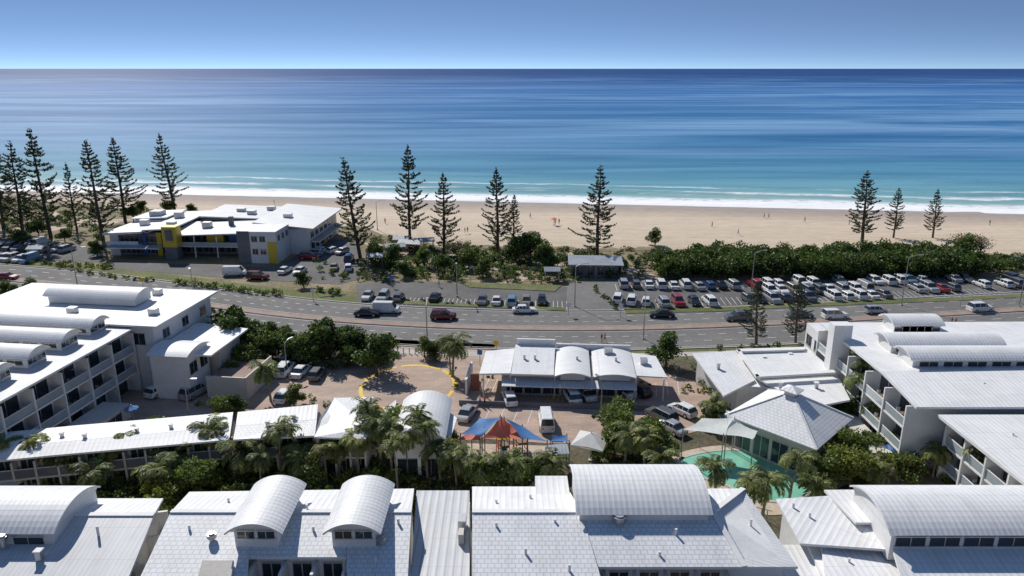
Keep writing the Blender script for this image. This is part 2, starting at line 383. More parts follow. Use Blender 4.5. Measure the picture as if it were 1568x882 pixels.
fm = ramp(nt, math_n(nt, 'DIVIDE', sw, 90, clamp=True), [(0.0, (.8,)*3), (0.02, (1,)*3), (0.10, (1,)*3), (0.16, (.85,)*3), (0.21, (0.15,)*3), (0.25, (0.0,)*3), (0.28, (.0,)*3), (0.295, (1,)*3), (0.325, (.5,)*3), (0.37, (0,)*3), (0.455, (0,)*3), (0.47, (.8,)*3), (0.49, (.15,)*3), (0.52, (0,)*3)])
lace = ramp(nt, noise(nt, scalev(nt, p, (.22, .5, 1)), 1.0, 6, 0.75), [(0.34, (0,)*3), (0.5, (1,)*3)])
patch = ramp(nt, noise(nt, scalev(nt, p, (.014, .01, 1)), 1.0, 3), [(0.44, (0.05,)*3), (0.54, (1,)*3)])
core = math_n(nt, 'MULTIPLY', math_n(nt, 'LESS_THAN', sw, 11.0), 0.6)
foam = math_n(nt, 'MULTIPLY', fm, math_n(nt, 'ADD', lace, core, clamp=True), clamp=True)
near = math_n(nt, 'MAXIMUM', patch, math_n(nt, 'LESS_THAN', sw, 18))
foam = math_n(nt, 'MULTIPLY', foam, near)
col = mixc(nt, foam, col, (0.88, 0.88, 0.88))
nt.links.new(col, b.inputs['Base Color'])
b.inputs['Roughness'].default_value = 0.55
b.inputs['IOR'].default_value = 1.33; b.inputs['Specular IOR Level'].default_value = 0.07
hb = math_n(nt, 'ADD', noise(nt, scalev(nt, p, (.12, .35, 1)), 1.0, 6, .65), math_n(nt, 'MULTIPLY', noise(nt, scalev(nt, p, (.01, .06, 1)), 1.0, 3), 2.0))
bump(nt, b, hb, 0.6, 0.9)
me.materials.append(m); link(bpy.data.objects.new('sea', me))

# ------------------------------------------------------------------ land sheets
land = [(-400, -80), (400, -80), (400, 165)]+[tuple(W(a, b)[:2]) for a, b in [(1750, 392), (1568, 389), (1400, 388), (1250, 386), (1100, 383), (1000, 381), (900, 379), (800, 377), (700, 373), (640, 366), (560, 352), (490, 337), (400, 331), (300, 328), (220, 322), (140, 313), (60, 306), (0, 300), (-200, 296)]]+[(-400, 262)]
lv = [Vector((x, y, 0)) for x, y in land]
coast = smooth(lv[3:], 6); coast = [p+Vector((0, 1.6*math.sin(i*1.7)+1.2*math.sin(i*.63+1), 0)) for i, p in enumerate(coast)]
sheet('dune_grass_ground', [(-400, -80), (400, -80), (400, 165)]+[(p.x, p.y) for p in coast], 0.03, 'drygrass')
sheet('garden_ground', [(-200, 30), (200, 30), (200, 118), (60, 118), (0, 116), (-60, 128), (-200, 150)], 0.05, 'soil')
axis = smooth([W(a, b) for a, b in [(-420, 398), (-250, 407), (-100, 419), (100, 438), (280, 463), (440, 484), (600, 497), (800, 504), (1000, 503), (1250, 493), (1568, 475), (1800, 462), (2100, 448)]], 8)
g = Part(); ribbon_pts(g, axis, 14.5, -14.5, 0.055, 'grass'); g.obj('verge')
g = Part(); ribbon_pts(g, axis, 10, -10, 0.09, 'asphalt'); g.obj('road')
g = Part(); ribbon_pts(g, axis, .9, -.9, 0.22, 'median', .13); g.obj('road_median')
g = Part()
for d in (10.0, -10.3): ribbon_pts(g, axis, d+.3, d, 0.20, 'concrete', .12)
ribbon_pts(g, axis, -11.6, -13.4, 0.10, 'concrete')
g.obj('kerb')
g = Part()
for d in (9.3, 1.5, -1.5, -9.3): ribbon_pts(g, axis, d+.06, d-.06, 0.12, 'line')
for d in (3.9, 6.8, -3.9, -6.8):
    a = offset(axis, d+.08); b_ = offset(axis, d-.08)
    for i in range(len(a)-1):
        L = (a[i+1]-a[i]).length; n = max(1, int(L/9))
        for k in range(n):
            p0 = a[i].lerp(a[i+1], k/n); p1 = a[i].lerp(a[i+1], (k+.38)/n); q0 = b_[i].lerp(b_[i+1], k/n); q1 = b_[i].lerp(b_[i+1], (k+.38)/n)
            g.poly([(q0.x, q0.y, .12), (q1.x, q1.y, .12), (p1.x, p1.y, .12), (p0.x, p0.y, .12)], 'line')
g.obj('road_markings')
sheet('parking_lot', pw([(545, 436), (600, 430), (700, 434), (870, 440), (892, 480), (760, 476), (640, 470), (548, 464)]), 0.07, 'asphalt_dark')
sheet('parking_lot', pw([(925, 425), (1030, 428), (1130, 430), (1300, 425), (1568, 424), (1800, 420), (1800, 450), (1568, 461), (1250, 474), (1000, 484), (935, 483)]), 0.07, 'asphalt_dark')
sheet('access_road', pw([(868, 432), (948, 432), (950, 490), (868, 488)]), 0.075, 'asphalt')
sheet('parking_lot', pw([(-150, 360), (110, 374), (165, 385), (150, 402), (60, 398), (-150, 390)]), 0.07, 'asphalt_dark')
sheet('parking_lot', pw([(420, 410), (500, 366), (548, 370), (560, 425), (520, 436), (380, 428), (170, 412), (170, 400)]), 0.07, 'asphalt_dark')
sheet('side_street', pw([(1470, 474), (1568, 500), (1720, 560), (1900, 560), (1700, 465)]), 0.08, 'asphalt')
for pl in ([(600, 466), (700, 470), (800, 474), (868, 478), (862, 472), (760, 468), (610, 461)], [(958, 481), (1100, 478), (1250, 470), (1450, 462), (1568, 456), (1568, 452), (1450, 457), (1250, 465), (1100, 472), (955, 474)],
           [(480, 447), (520, 441), (530, 452), (490, 456)], [(700, 433), (860, 438), (850, 447), (720, 441)]):
    sheet('grass_island', pw(pl), 0.20, 'grass', .15)
plaza = pw([(60, 668), (110, 600), (240, 560), (330, 545), (420, 562), (560, 545), (600, 532), (760, 545), (1010, 570), (1085, 590), (1110, 650), (1010, 676), (840, 680), (640, 665), (480, 640), (230, 660)])
sheet('plaza_paving', plaza, 0.085, 'paver')
sheet('pavement', pw([(590, 520), (760, 528), (745, 548), (600, 540)]), 0.09, 'paver')
# painted yellow ring + bay lines
g = Part(); c = W(625, 592); r = 6.4
for i in range(60):
    if i % 10 in (8,): continue
    a0, a1 = i/60*2*math.pi, (i+1)/60*2*math.pi
    g.poly([(c.x+math.cos(t)*q, c.y+math.sin(t)*q*1.15, .10) for t, q in ((a0, r), (a0, r+.55), (a1, r+.55), (a1, r))], 'yline')
for a, b_, n, L in ((W(740, 600), W(860, 612), 9, 4.5), (W(900, 612), W(1040, 606), 8, 4.5), (W(700, 640), W(830, 650), 6, 4), (W(260, 612), W(400, 600), 8, 4.5)):
    for i in range(n+1):
        q = a.lerp(b_, i/n); g.poly([(q.x-.05, q.y, .1), (q.x+.05, q.y, .1), (q.x+.8, q.y+L, .1), (q.x+.7, q.y+L, .1)], 'line')
q = W(852, 606)
for i in range(5): g.poly([(q.x-1.5+i*.7, q.y-2, .104), (q.x-1.3+i*.7, q.y-2, .104), (q.x-.6+i*.7, q.y+2, .104), (q.x-.8+i*.7, q.y+2, .104)], 'yline')
g.obj('plaza_markings')
g = Part()
for rows in ((556, 466, 868, 474, 46), (945, 446, 1560, 434, 78), (1000, 472, 1540, 452, 66)):
    a, b_ = W(rows[0], rows[1]), W(rows[2], rows[3])
    for i in range(rows[4]+1):
        q = a.lerp(b_, i/rows[4]); g.poly([(q.x-.05, q.y, .1), (q.x+.05, q.y, .1), (q.x+.3, q.y+4.8, .1), (q.x+.2, q.y+4.8, .1)], 'line')
g.obj('parking_markings')
# paths in the dunes
g = Part()
for pl, w in (([(560, 372), (640, 392), (700, 408), (800, 412), (870, 405), (960, 412), (1010, 428)], 1.2), ([(700, 408), (690, 385), (650, 365), (640, 350)], 1.0), ([(870, 405), (880, 385), (905, 375)], 1.0), ([(0, 352), (90, 350), (160, 338), (260, 335)], 1.3), ([(760, 440), (800, 425), (800, 412)], 1.5)):
    ribbon_pts(g, smooth(pw(pl), 6), w, -w, 0.06, 'path')
g.obj('footpath')
# pool
m, nt, b = newmat('pool_water'); nt.links.new(ramp(nt, noise(nt, pos(nt), 0.35, 4), [(0.3, (0.13, 0.38, 0.27)), (0.7, (0.25, 0.55, 0.42))]), b.inputs['Base Color'])
b.inputs['Roughness'].default_value = .08; bump(nt, b, noise(nt, pos(nt), 2.5, 3), .25, .05); M['pool'] = m
sheet('pool_deck', smooth(pw([(1026, 702), (1090, 684), (1180, 684), (1300, 676), (1400, 672), (1430, 712), (1380, 735), (1290, 745), (1265, 775), (1180, 790), (1100, 770), (1050, 735)]), 4, True), 0.10, 'path')
for pl in ([(1042, 706), (1100, 692), (1170, 694), (1232, 702), (1262, 720), (1250, 748), (1205, 768), (1150, 762), (1110, 742), (1066, 728)], [(1310, 690), (1350, 682), (1374, 690), (1366, 710), (1322, 714)]):
    q = smooth(pw(pl), 5, True); sheet('swimming_pool', q, 0.12, 'pool')
    g = Part(); q2 = q+[q[0], q[1]]; ribbon_pts(g, q2, .35, -.05, 0.17, 'concrete', .06); g.obj('pool_coping')

# ------------------------------------------------------------------ foliage
def mesh_from_quads(name, parts, mats):
    """parts: list of (verts Nx4x3 quads, material index)"""
    V = np.concatenate([p[0].reshape(-1, 3) for p in parts]).astype(np.float32); nq = len(V)//4
    me = bpy.data.meshes.new(name); me.vertices.add(len(V)); me.vertices.foreach_set('co', V.ravel())
    me.loops.add(len(V)); me.loops.foreach_set('vertex_index', np.arange(len(V), dtype=np.int32))
    me.polygons.add(nq); me.polygons.foreach_set('loop_start', np.arange(0, len(V), 4, dtype=np.int32))
    try: me.polygons.foreach_set('loop_total', np.full(nq, 4, dtype=np.int32))
    except Exception: pass
    mi = np.concatenate([np.full(len(p[0].reshape(-1, 3))//4, p[1], dtype=np.int32) for p in parts])
    me.polygons.foreach_set('material_index', mi)
    for k in mats: me.materials.append(M[k])
    me.update(calc_edges=True); me.validate(); return me
def leaves(C, size, flat=0.0, aspect=.6, up=None):
    n = len(C); d = rng.normal(size=(n, 3)); d[:, 2] *= (1-flat); d /= np.linalg.norm(d, axis=1)[:, None]+1e-9
    e = rng.normal(size=(n, 3)); e -= (e*d).sum(1)[:, None]*d; e /= np.linalg.norm(e, axis=1)[:, None]+1e-9
    s = (size*rng.uniform(.6, 1.3, n))[:, None]
    a = d*s*.5; b_ = e*s*.5*aspect
    return np.stack([C-a*.9, C-b_+a*.1, C+a, C+b_+a*.1], axis=1)
def tube(pts, radii, k=6):
    P = [np.array(p, float) for p in pts]; rings = []
    for i, p in enumerate(P):
        t = P[min(i+1, len(P)-1)]-P[max(i-1, 0)]; t /= np.linalg.norm(t)+1e-9
        u = np.cross(t, [0.3, 1, .1]); u /= np.linalg.norm(u)+1e-9; w = np.cross(t, u)
        rings.append([p+(u*math.cos(a)+w*math.sin(a))*radii[i] for a in np.linspace(0, 2*math.pi, k, endpoint=False)])
    q = [[rings[i][j], rings[i][(j+1) % k], rings[i+1][(j+1) % k], rings[i+1][j]] for i in range(len(P)-1) for j in range(k)]
    return np.array(q)
def blob_pts(c, r, n, zs=.8):
    d = rng.normal(size=(n, 3)); d /= np.linalg.norm(d, axis=1)[:, None]
    rr = r*np.clip(rng.normal(.82, .2, n), .1, 1.15); q = d*rr[:, None]; q[:, 2] *= zs
    return q+np.array(c)
def pine_mesh(i, hgt=21.0):
    q = [tube([(0, 0, 0), (.15, 0, hgt*.4), (0, .15, hgt*.75), (0, 0, hgt)], [.42, .3, .16, .04])]
    lf = []; z = hgt*random.uniform(.14, .2); side_a = random.random()*6.28
    while z < hgt*.985:
        t = 1-(z/hgt); R = 4.7*min(1, (t*1.5)**.72)*(1 if t < .72 else .78)*random.uniform(.82, 1.1)
        nb = random.choice((5, 6, 6)) if t > .1 else 4; ph = random.random()*6.28
        for k in range(nb):
            if random.random() < .15: continue
            a = ph+k*2*math.pi/nb+random.uniform(-.25, .25); L = R*random.uniform(.62, 1.15)*(1+.14*math.cos(a-side_a))
            dx, dy = math.cos(a), math.sin(a); up = random.uniform(.04, .26)
            pts = [(dx*L*u, dy*L*u, z+L*(up*u*u-.12*math.sin(u*3))) for u in (0, .35, .7, 1)]
            q.append(tube(pts, [.08, .06, .04, .02], 3))
            n = int(8+L*18); u = rng.uniform(.25, 1.03, n)**.75
            side = rng.uniform(-1, 1, n)*(.36*(1.15-u)+.13)*min(1, L/2.5)*1.1
            C = np.stack([dx*L*u-dy*side, dy*L*u+dx*side, z+L*(up*u*u-.12*np.sin(u*3))+rng.uniform(-.1, .25, n)], 1)
            lf.append(leaves(C, .48, .4, .44))
        z += random.uniform(.68, 1.1)*(1 if t > .25 else .75)
    lf.append(leaves(np.stack([rng.normal(0, .18, 36), rng.normal(0, .18, 36), rng.uniform(hgt*.93, hgt*1.01, 36)], 1), .5, 0, .4))
    return mesh_from_quads('pine_mesh', [(np.concatenate(q), 0)]+[(x, 1) for x in lf], ['bark', 'lf_pine'])
def tree_mesh(hgt, R, leafk, n=3000, ls=.42, low=.35):
    q = []; lf = []; q.append(tube([(0, 0, 0), (.1, .05, hgt*.3), (.05, .1, hgt*.6)], [.22, .17, .1]))
    nb = random.randint(11, 15)
    for k in range(nb):
        a = random.random()*6.28; rr = R*random.uniform(.15, .75); z = hgt*random.uniform(low+.05, .85)
        if k == 0: rr = 0; z = hgt*.8
        c = (math.cos(a)*rr, math.sin(a)*rr, z); r = R*random.uniform(.28, .5)
        q.append(tube([(.05, .05, hgt*.28), (c[0]*.5, c[1]*.5, (hgt*.3+z)/2), c], [.1, .06, .03], 4))
        lf.append(leaves(blob_pts(c, r, n//nb, .75), ls, .2, .65))
    return mesh_from_quads('tree_mesh', [(np.concatenate(q), 0)]+[(x, 1) for x in lf], ['bark', leafk])
def palm_mesh(hgt, L=3.0, nf=18, leafk='lf_palm'):
    bx, by = random.uniform(-.6, .6), random.uniform(-.6, .6)
    q = [tube([(0, 0, 0), (bx*.3, by*.3, hgt*.5), (bx, by, hgt)], [.2, .14, .11])]; lf = []
    for k in range(nf):
        a = k*2.399+random.uniform(-.2, .2); el = math.radians(random.uniform(-15, 75)); l = L*random.uniform(.8, 1.1)
        dx, dy = math.cos(a), math.sin(a); pts = []; x = 0; z = 0; e = el; st = l/9
        for j in range(10):
            pts.append(np.array((bx+dx*x, by+dy*x, hgt+z))); x += math.cos(e)*st; z += math.sin(e)*st; e -= .16+.015*j
        q.append(tube(pts[::3], [.05, .04, .03, .015], 3))
        for j in range(1, 10):
            for sub in (0, .5):
                c = pts[j-1]*(1-sub)+pts[j]*sub; t = pts[j]-pts[j-1]; t /= np.linalg.norm(t)
                sd = np.cross(t, [0, 0, 1]); sd /= np.linalg.norm(sd)+1e-9; ll = .75*L/3*math.sin(math.pi*min(.97, (j+sub)/10.5))**.6+.1
                for sgn in (-1, 1):
                    tip = c+sgn*sd*ll*.85+t*ll*.45+np.array((0, 0, -ll*random.uniform(.1, .5))); w = t*.10
                    mid = (c+tip)/2+np.array((0, 0, .04))
                    lf.append(np.array([[c-w*.5, mid-w, tip, mid+w]]))
    return mesh_from_quads('palm_mesh', [(np.concatenate(q), 0), (np.concatenate(lf), 1)], ['palmbark', leafk])
def mass(name, spots, leafk, ls=.4, dens=60, zs=.8, trunks=False):
    """spots: list of (x,y,r,h): lumpy planting made of small leaf faces"""
    lf = []
    for x, y, r, h in spots:
        k = max(2, int(r*2.2)); 
        for j in range(k):
            a = random.random()*6.28; d = r*random.uniform(0, .65); rr = r*random.uniform(.35, .6)
            z = max(rr*.4, h*random.uniform(.35, .85)-rr*.2)
            lf.append(leaves(blob_pts((x+math.cos(a)*d, y+math.sin(a)*d, z), rr, max(12, int(dens*r*r/k)), zs), ls, .2, .65))
    o = link(bpy.data.objects.new(name, mesh_from_quads(name, [(np.concatenate(lf), 0)], [leafk]))); return o
def inpoly(x, y, P):
    c = False; n = len(P)
    for i in range(n):
        x1, y1 = P[i][0], P[i][1]; x2, y2 = P[i-1][0], P[i-1][1]
        if (y1 > y) != (y2 > y) and x < (x2-x1)*(y-y1)/(y2-y1)+x1: c = not c
    return c
def scatter(poly, n, r0, r1, h0, h1):
    P = pw(poly); x0, x1 = min(p.x for p in P), max(p.x for p in P); y0, y1 = min(p.y for p in P), max(p.y for p in P); out = []; t = 0
    while len(out) < n and t < n*60:
        t += 1; x, y = random.uniform(x0, x1), random.uniform(y0, y1)
        if inpoly(x, y, P): k = random.random(); out.append((x, y, r0+(r1-r0)*k, h0+(h1-h0)*k*random.uniform(.7, 1)))
    return out
def along(pts, n, r0, r1, h0, h1, j=.6):
    L = smooth(pw(pts), 10); out = []
    for i in range(n):
        q = L[int((len(L)-1)*(i+random.random()*.8)/n)]; k = random.random()
        out.append((q.x+random.uniform(-j, j), q.y+random.uniform(-j, j), r0+(r1-r0)*k, h0+(h1-h0)*k))
    return out

PINES = [pine_mesh(i) for i in range(6)]
def put(name, me, p, sc=1.0, sz=None):
    o = link(bpy.data.objects.new(name, me)); o.location = (p[0], p[1], 0.0)
    o.scale = (sc, sc, sz or sc); o.rotation_euler = (0, 0, random.random()*6.28); return o
pl = [(-12, 215, 5, 350, .9), (15, 217, 35, 358, 1.0), (45, 198, 78, 364, 1.0), (100, 250, 118, 352, .8), (130, 215, 158, 368, 1.0), (172, 212, 192, 340, 1.15), (243, 205, 268, 325, 1.05), (525, 242, 552, 396, 1.0), (624, 223, 628, 374, .95), (678, 265, 680, 390, 1.0),
      (760, 258, 762, 388, 1.0), (788, 298, 786, 384, .85), (920, 255, 914, 398, 1.1), (1328, 262, 1320, 372, 1.2), (1377, 288, 1368, 364, .95), (1437, 290, 1428, 364, .95), (1160, 432, 1158, 528, 1.0), (1225, 428, 1218, 525, .9), (-60, 240, -40, 360, 1)]
for i, (tx, ty, bx, by, wd) in enumerate(pl):
    p = W(bx, by); v = (ty-441)/F; d = p.y/(CP-v*SP); zt = H-d*(SP+v*CP); xt = (tx-784)/F*d
    lean = math.atan2(xt-p.x, zt)
    sc = zt/21.0; o = put('norfolk_pine_tree', PINES[i % 6], p, 1)
    o.scale = (wd*sc**.8, wd*sc**.8, sc)
    o.rotation_mode = 'QUATERNION'; o.rotation_quaternion = (Matrix.Rotation(lean, 3, 'Y') @ Matrix.Rotation(i*1.3, 3, 'Z')).to_quaternion()

TR = [tree_mesh(6, 3.2, 'lf_dark'), tree_mesh(6, 3.0, 'lf_dark', low=.15), tree_mesh(6, 3.3, 'lf_mid'), tree_mesh(6, 3.0, 'lf_mid', low=.15), tree_mesh(6, 3.1, 'lf_lime')]
BARE = tree_mesh(5, 3, 'lf_dead', 700, .35)
for x, y, s, k in [(367, 548, 1.35, 0), (345, 540, 1.1, 1), (405, 552, 1.0, 2), (577, 575, 1.1, 1), (552, 552, .95, 1), (505, 550, 1.1, 0), (488, 545, .9, 1), (466, 558, .85, 2), (490, 556, .7, 3), (525, 545, .9, 1), (1020, 562, 1.0, 1), (385, 570, .8, 2), (330, 562, .9, 0), (415, 545, .9, 0), (440, 545, .8, 1), (452, 552, .8, 0), (580, 552, .7, 1), (535, 562, .7, 1), (355, 585, .6, 3), (320, 548, .9, 1), (380, 540, 1.0, 0), (650, 548, .6, 3), (668, 552, .55, 1),
                  (812, 402, 1.3, 0), (835, 412, 1.1, 1), (790, 400, 1.1, 0), (820, 390, 1.1, 2), (650, 408, .9, 3), (600, 408, .9, 1), (575, 400, .8, 2), (718, 412, .9, 2), (740, 425, .7, 1), (680, 420, .8, 0), (620, 425, .6, 1), (1003, 375, .8, 3), (1480, 390, 1.0, 3), (205, 340, .9, 0), (215, 330, .8, 1), (260, 330, .8, 2), (295, 330, .7, 1), (335, 333, .5, 3),
                  (940, 705, .85, 3), (975, 712, .9, 4), (955, 690, .9, 2), (1000, 700, .9, 3), (1290, 720, .9, 2), (1275, 748, .8, 3), (1300, 750, .9, 4), (1325, 700, .6, 2), (1395, 700, .8, 4), (1420, 720, .8, 3), (1340, 742, .7, 4), (1385, 745, .7, 2), (600, 700, 1.0, 2), (690, 708, .7, 3), (650, 705, .7, 0), (540, 705, .8, 4), (310, 585, .5, 3), (465, 440, .6, 1), (12, 460, .8, 3), (50, 456, .7, 1), (1092, 655, .6, 3), (945, 650, .75, 2), (240, 668, .5, 3), (345, 640, .6, 2), (365, 634, .5, 1), (450, 620, .5, 3), (1300, 655, .7, 0), (30, 380, .8, 0), (150, 392, .7, 1), (60, 365, .9, 0), (100, 372, .7, 2), (480, 750, .7, 3), (300, 758, .8, 2), (760, 752, .7, 2), (820, 745, .6, 3)]:
    put('broadleaf_tree', TR[k], W(x, y), s*random.uniform(.92, 1.08))
for x, y in [(1490, 388), (1465, 386), (1500, 392), (60, 345), (240, 345), (700, 400)]: put('bare_tree', BARE, W(x, y), 1.0)
PALM = [palm_mesh(6.5, 2.7, 18), palm_mesh(5, 2.8, 20), palm_mesh(8, 2.6, 17), palm_mesh(3.2, 2.5, 18), palm_mesh(5.8, 2.6, 22, 'lf_lime')]
for x, y, k, s in [(50, 655, 1, 1.1), (35, 650, 0, .9), (415, 615, 1, 1.0), (693, 578, 1, 1.1), (690, 572, 0, .8), (205, 720, 1, .9), (320, 718, 1, 1.0), (335, 725, 0, .8), (430, 735, 0, .95), (445, 722, 3, 1.0), (565, 712, 2, .9), (585, 720, 0, 1.0), (600, 730, 2, .8), (640, 725, 2, .9), (655, 740, 2, .85), (625, 735, 4, 1.0), (610, 760, 2, .8), (675, 742, 1, .9), (520, 728, 3, 1.1), (1310, 640, 2, 1.0), (1300, 650, 0, 1.0), (1440, 690, 2, 1.0), (1378, 690, 0, 1), (1400, 700, 4, 1), (1205, 782, 0, .95), (1095, 775, 1, .95), (1165, 812, 0, .95), (1150, 812, 4, .9), (1500, 775, 0, 1), (1085, 655, 3, 1), (955, 722, 1, 1), (985, 730, 4, .9), (20, 745, 1, 1), (60, 740, 4, .9), (740, 752, 3, 1.1), (1075, 905, 2, .9), (1245, 785, 3, 1), (245, 765, 3, 1.1), (355, 560, 3, 1.2), (1010, 740, 3, 1.1), (470, 742, 3, 1.1),
                   (180, 740, 4, .8), (270, 738, 3, 1.1), (380, 730, 3, 1.2), (500, 740, 4, .8), (550, 735, 4, .9), (790, 752, 3, 1.1), (850, 745, 3, 1), (690, 735, 4, .8), (100, 742, 3, 1.1), (1330, 665, 1, .9), (1360, 672, 0, .9), (1415, 672, 1, .9), (1345, 755, 3, 1), (1425, 745, 4, .8), (400, 750, 1, .8), (150, 765, 3, 1), (700, 752, 1, .9)]:
    put('palm_tree', PALM[k], W(x, y), s)

mass('coastal_scrub', scatter([(1012, 414), (1060, 404), (1200, 402), (1350, 400), (1480, 400), (1500, 424), (1300, 428), (1150, 426), (1020, 426)], 260, 2.0, 3.6, 3.2, 6.0), 'lf_dark', .55, 95)
mass('coastal_scrub', scatter([(1480, 398), (1800, 402), (1800, 418), (1500, 420)], 140, 1, 2.4, 1, 2.8), 'lf_dark', .45, 70)
mass('dune_shrubs', scatter([(560, 362), (640, 372), (800, 380), (1000, 384), (1568, 392), (1750, 396), (1700, 402), (1000, 400), (700, 398), (560, 385)], 360, .6, 1.7, .5, 1.7), 'lf_dune', .4, 60)
mass('dune_shrubs', scatter([(560, 380), (860, 390), (1000, 400), (1010, 425), (870, 432), (700, 430), (560, 420)], 220, .6, 2.0, .7, 2.8), 'lf_dark', .4, 60)
mass('dune_shrubs', scatter([(480, 400), (600, 395), (870, 400), (870, 438), (600, 430), (490, 440)], 130, .6, 1.5, .6, 1.9), 'lf_mid', .4, 60)
mass('dune_shrubs', scatter([(-150, 300), (0, 305), (200, 322), (500, 338), (560, 362), (540, 368), (300, 332), (0, 330), (-150, 325)], 170, .7, 1.9, .6, 2.0), 'lf_dune', .4, 55)
mass('dune_shrubs', scatter([(-150, 320), (0, 325), (160, 340), (160, 372), (0, 366), (-150, 360)], 90, .8, 2.4, .8, 3.4), 'lf_dark', .45, 60)
mass('roadside_hedge', along([(-100, 405), (40, 404), (130, 408), (170, 412)], 40, .6, 1.1, .8, 1.4)+along([(90, 408), (160, 424), (240, 432)], 30, .6, 1.2, .8, 1.4)+along([(270, 436), (350, 444), (430, 454)], 34, .7, 1.3, .9, 1.5), 'lf_mid', .35, 70)
mass('roadside_hedge', along([(10, 448), (60, 452), (120, 458)], 20, .7, 1.3, .8, 1.5)+along([(250, 462), (290, 472), (330, 478)], 26, .6, 1.1, .6, 1.2)+along([(485, 447), (520, 452)], 10, .7, 1.2, .8, 1.5)+along([(620, 462), (720, 466), (840, 470)], 14, .4, .8, .5, 1.0)+along([(910, 440), (930, 462), (945, 476)], 10, .6, 1.1, .8, 1.4), 'lf_dark', .35, 70)
mass('roadside_hedge', along([(340, 530), (430, 536), (520, 540), (600, 542)], 95, .7, 1.5, .9, 2.2, 1.3)+along([(640, 533), (700, 538)], 22, .6, 1.0, .8, 1.4)+along([(1100, 536), (1200, 534)], 8, .6, 1, .8, 1.3), 'lf_dark', .35, 70)
mass('garden_planting', scatter([(0, 742), (60, 735), (350, 728), (540, 712), (700, 712), (860, 722), (860, 790), (700, 800), (250, 800), (0, 790)], 330, .6, 1.5, .6, 2.0), 'lf_mid', .33, 75)
mass('garden_planting', scatter([(150, 745), (400, 735), (700, 730), (860, 730), (860, 800), (150, 800)], 200, .5, 1.3, .8, 2.4), 'lf_lime', .33, 75)
mass('garden_planting', scatter([(0, 728), (400, 712), (860, 704), (860, 760), (0, 770)], 130, .6, 1.4, .8, 2.1), 'lf_dark', .35, 75)
mass('garden_planting', scatter([(230, 770), (285, 760), (240, 830), (215, 905), (190, 905)], 60, .8, 1.7, 1.5, 5.5), 'lf_lime', .33, 75)
mass('garden_planting', scatter([(915, 700), (1010, 680), (1028, 710), (1045, 745), (1060, 790), (900, 760)], 60, .6, 1.5, .8, 2.2), 'lf_mid', .33, 75)
mass('garden_planting', scatter([(1265, 780), (1280, 730), (1300, 700), (1312, 722), (1380, 722), (1430, 690), (1450, 745), (1400, 780), (1300, 795)], 100, .6, 1.4, .8, 2.2), 'lf_mid', .33, 75)
mass('garden_planting', scatter([(1300, 672), (1440, 655), (1440, 690), (1380, 680), (1310, 682)], 50, .6, 1.4, .8, 2.5), 'lf_lime', .33, 75)
mass('flower_bed', scatter([(560, 740), (850, 735), (850, 775), (560, 775)], 24, .3, .6, .9, 1.8)+scatter([(1300, 730), (1400, 725), (1400, 765), (1300, 765)], 12, .3, .6, .9, 1.8), 'lf_red', .25, 50)
mass('garden_planting', along([(235, 605), (300, 590), (330, 575)], 14, .6, 1.1, .7, 1.5)+along([(250, 655), (330, 640), (380, 632)], 20, .5, 1.2, .7, 1.8)+along([(345, 560), (400, 575), (430, 560), (470, 562), (540, 565)], 40, .6, 1.3, .7, 1.9)+along([(1060, 560), (1075, 590), (1090, 620), (1080, 650)], 16, .6, 1, .8, 1.6)+along([(745, 580), (850, 588), (1000, 590)], 22, .35, .7, .4, .8)+along([(915, 640), (950, 655), (985, 650)], 14, .5, 1, .6, 1.4), 'lf_dark', .33, 75)
mass('plaza_planter', along([(460, 605), (480, 620), (500, 622)], 8, .4, .8, .5, 1)+along([(690, 575), (700, 600)], 6, .4, .8, .5, 1)+along([(1050, 600), (1100, 600)], 8, .5, 1, .6, 1.3)+along([(300, 625), (340, 620)], 6, .4, .8, .5, 1)+along([(560, 560), (590, 556)], 6, .5, .8, .6, 1), 'lf_lime', .3, 75)

# ------------------------------------------------------------------ near apartment buildings
def PX(l): return [W(*t) for t in l]
def vent(g, p, s=.5):
    x, y, z = p; g.box('roof_vents', x-s/2, x+s/2, y-s/2, y+s/2, z-.4, z+.35, 'frame'); g.box('roof_vents', x-s*.7, x+s*.7, y-s*.7, y+s*.7, z+.352, z+.45, 'white')
def pipe(g, p, h=.7):
    x, y, z = p; n = 8; g.prism('vent_pipes', [(x+.1*math.cos(i*.785), y+.1*math.sin(i*.785)) for i in range(n)], z-.4, z+h*.75, 'white')
def whirly(g, p, r=.35):
    x, y, z = p; ring = lambda rr: [(x+rr*math.cos(i*.5236), y+rr*math.sin(i*.5236)) for i in range(12)]
    g.prism('roof_ventilator', ring(r*.6), z-.3, z+.3, 'frame'); g.prism('roof_ventilator', ring(r), z+.302, z+.6, 'steel', 'frame'); g.prism('roof_ventilator', ring(r*.7), z+.602, z+.72, 'frame')
def ridgecap(g, a, b_, w=.22):
    a, b_ = Vector(a), Vector(b_); d = (b_-a).normalized(); n = Vector((-d.y, d.x, 0))*w
    g.slab('ridge_cap', [a-n+Vector((0, 0, .07)), b_-n+Vector((0, 0, .07)), b_+n+Vector((0, 0, .07)), a+n+Vector((0, 0, .07))], .1, 'white')
g = Group('apartment_building')
g.slab('roof', PX([(-250, 763, 9.5), (250, 763, 9.5), (236, 788, 10.4), (-250, 788, 10.4)]), .2, 'roof_white')
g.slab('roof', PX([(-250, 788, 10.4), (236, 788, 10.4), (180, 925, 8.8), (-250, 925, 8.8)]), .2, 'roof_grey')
ridgecap(g, W(-250, 788, 10.4), W(236, 788, 10.4))
a, b_, c, d = W(-250, 770, 9.3), W(240, 770, 9.3), W(180, 915, 8.7), W(-250, 915, 8.7)
g.prism('walls', [a, b_, c, d], 0, 8.55, 'cream')
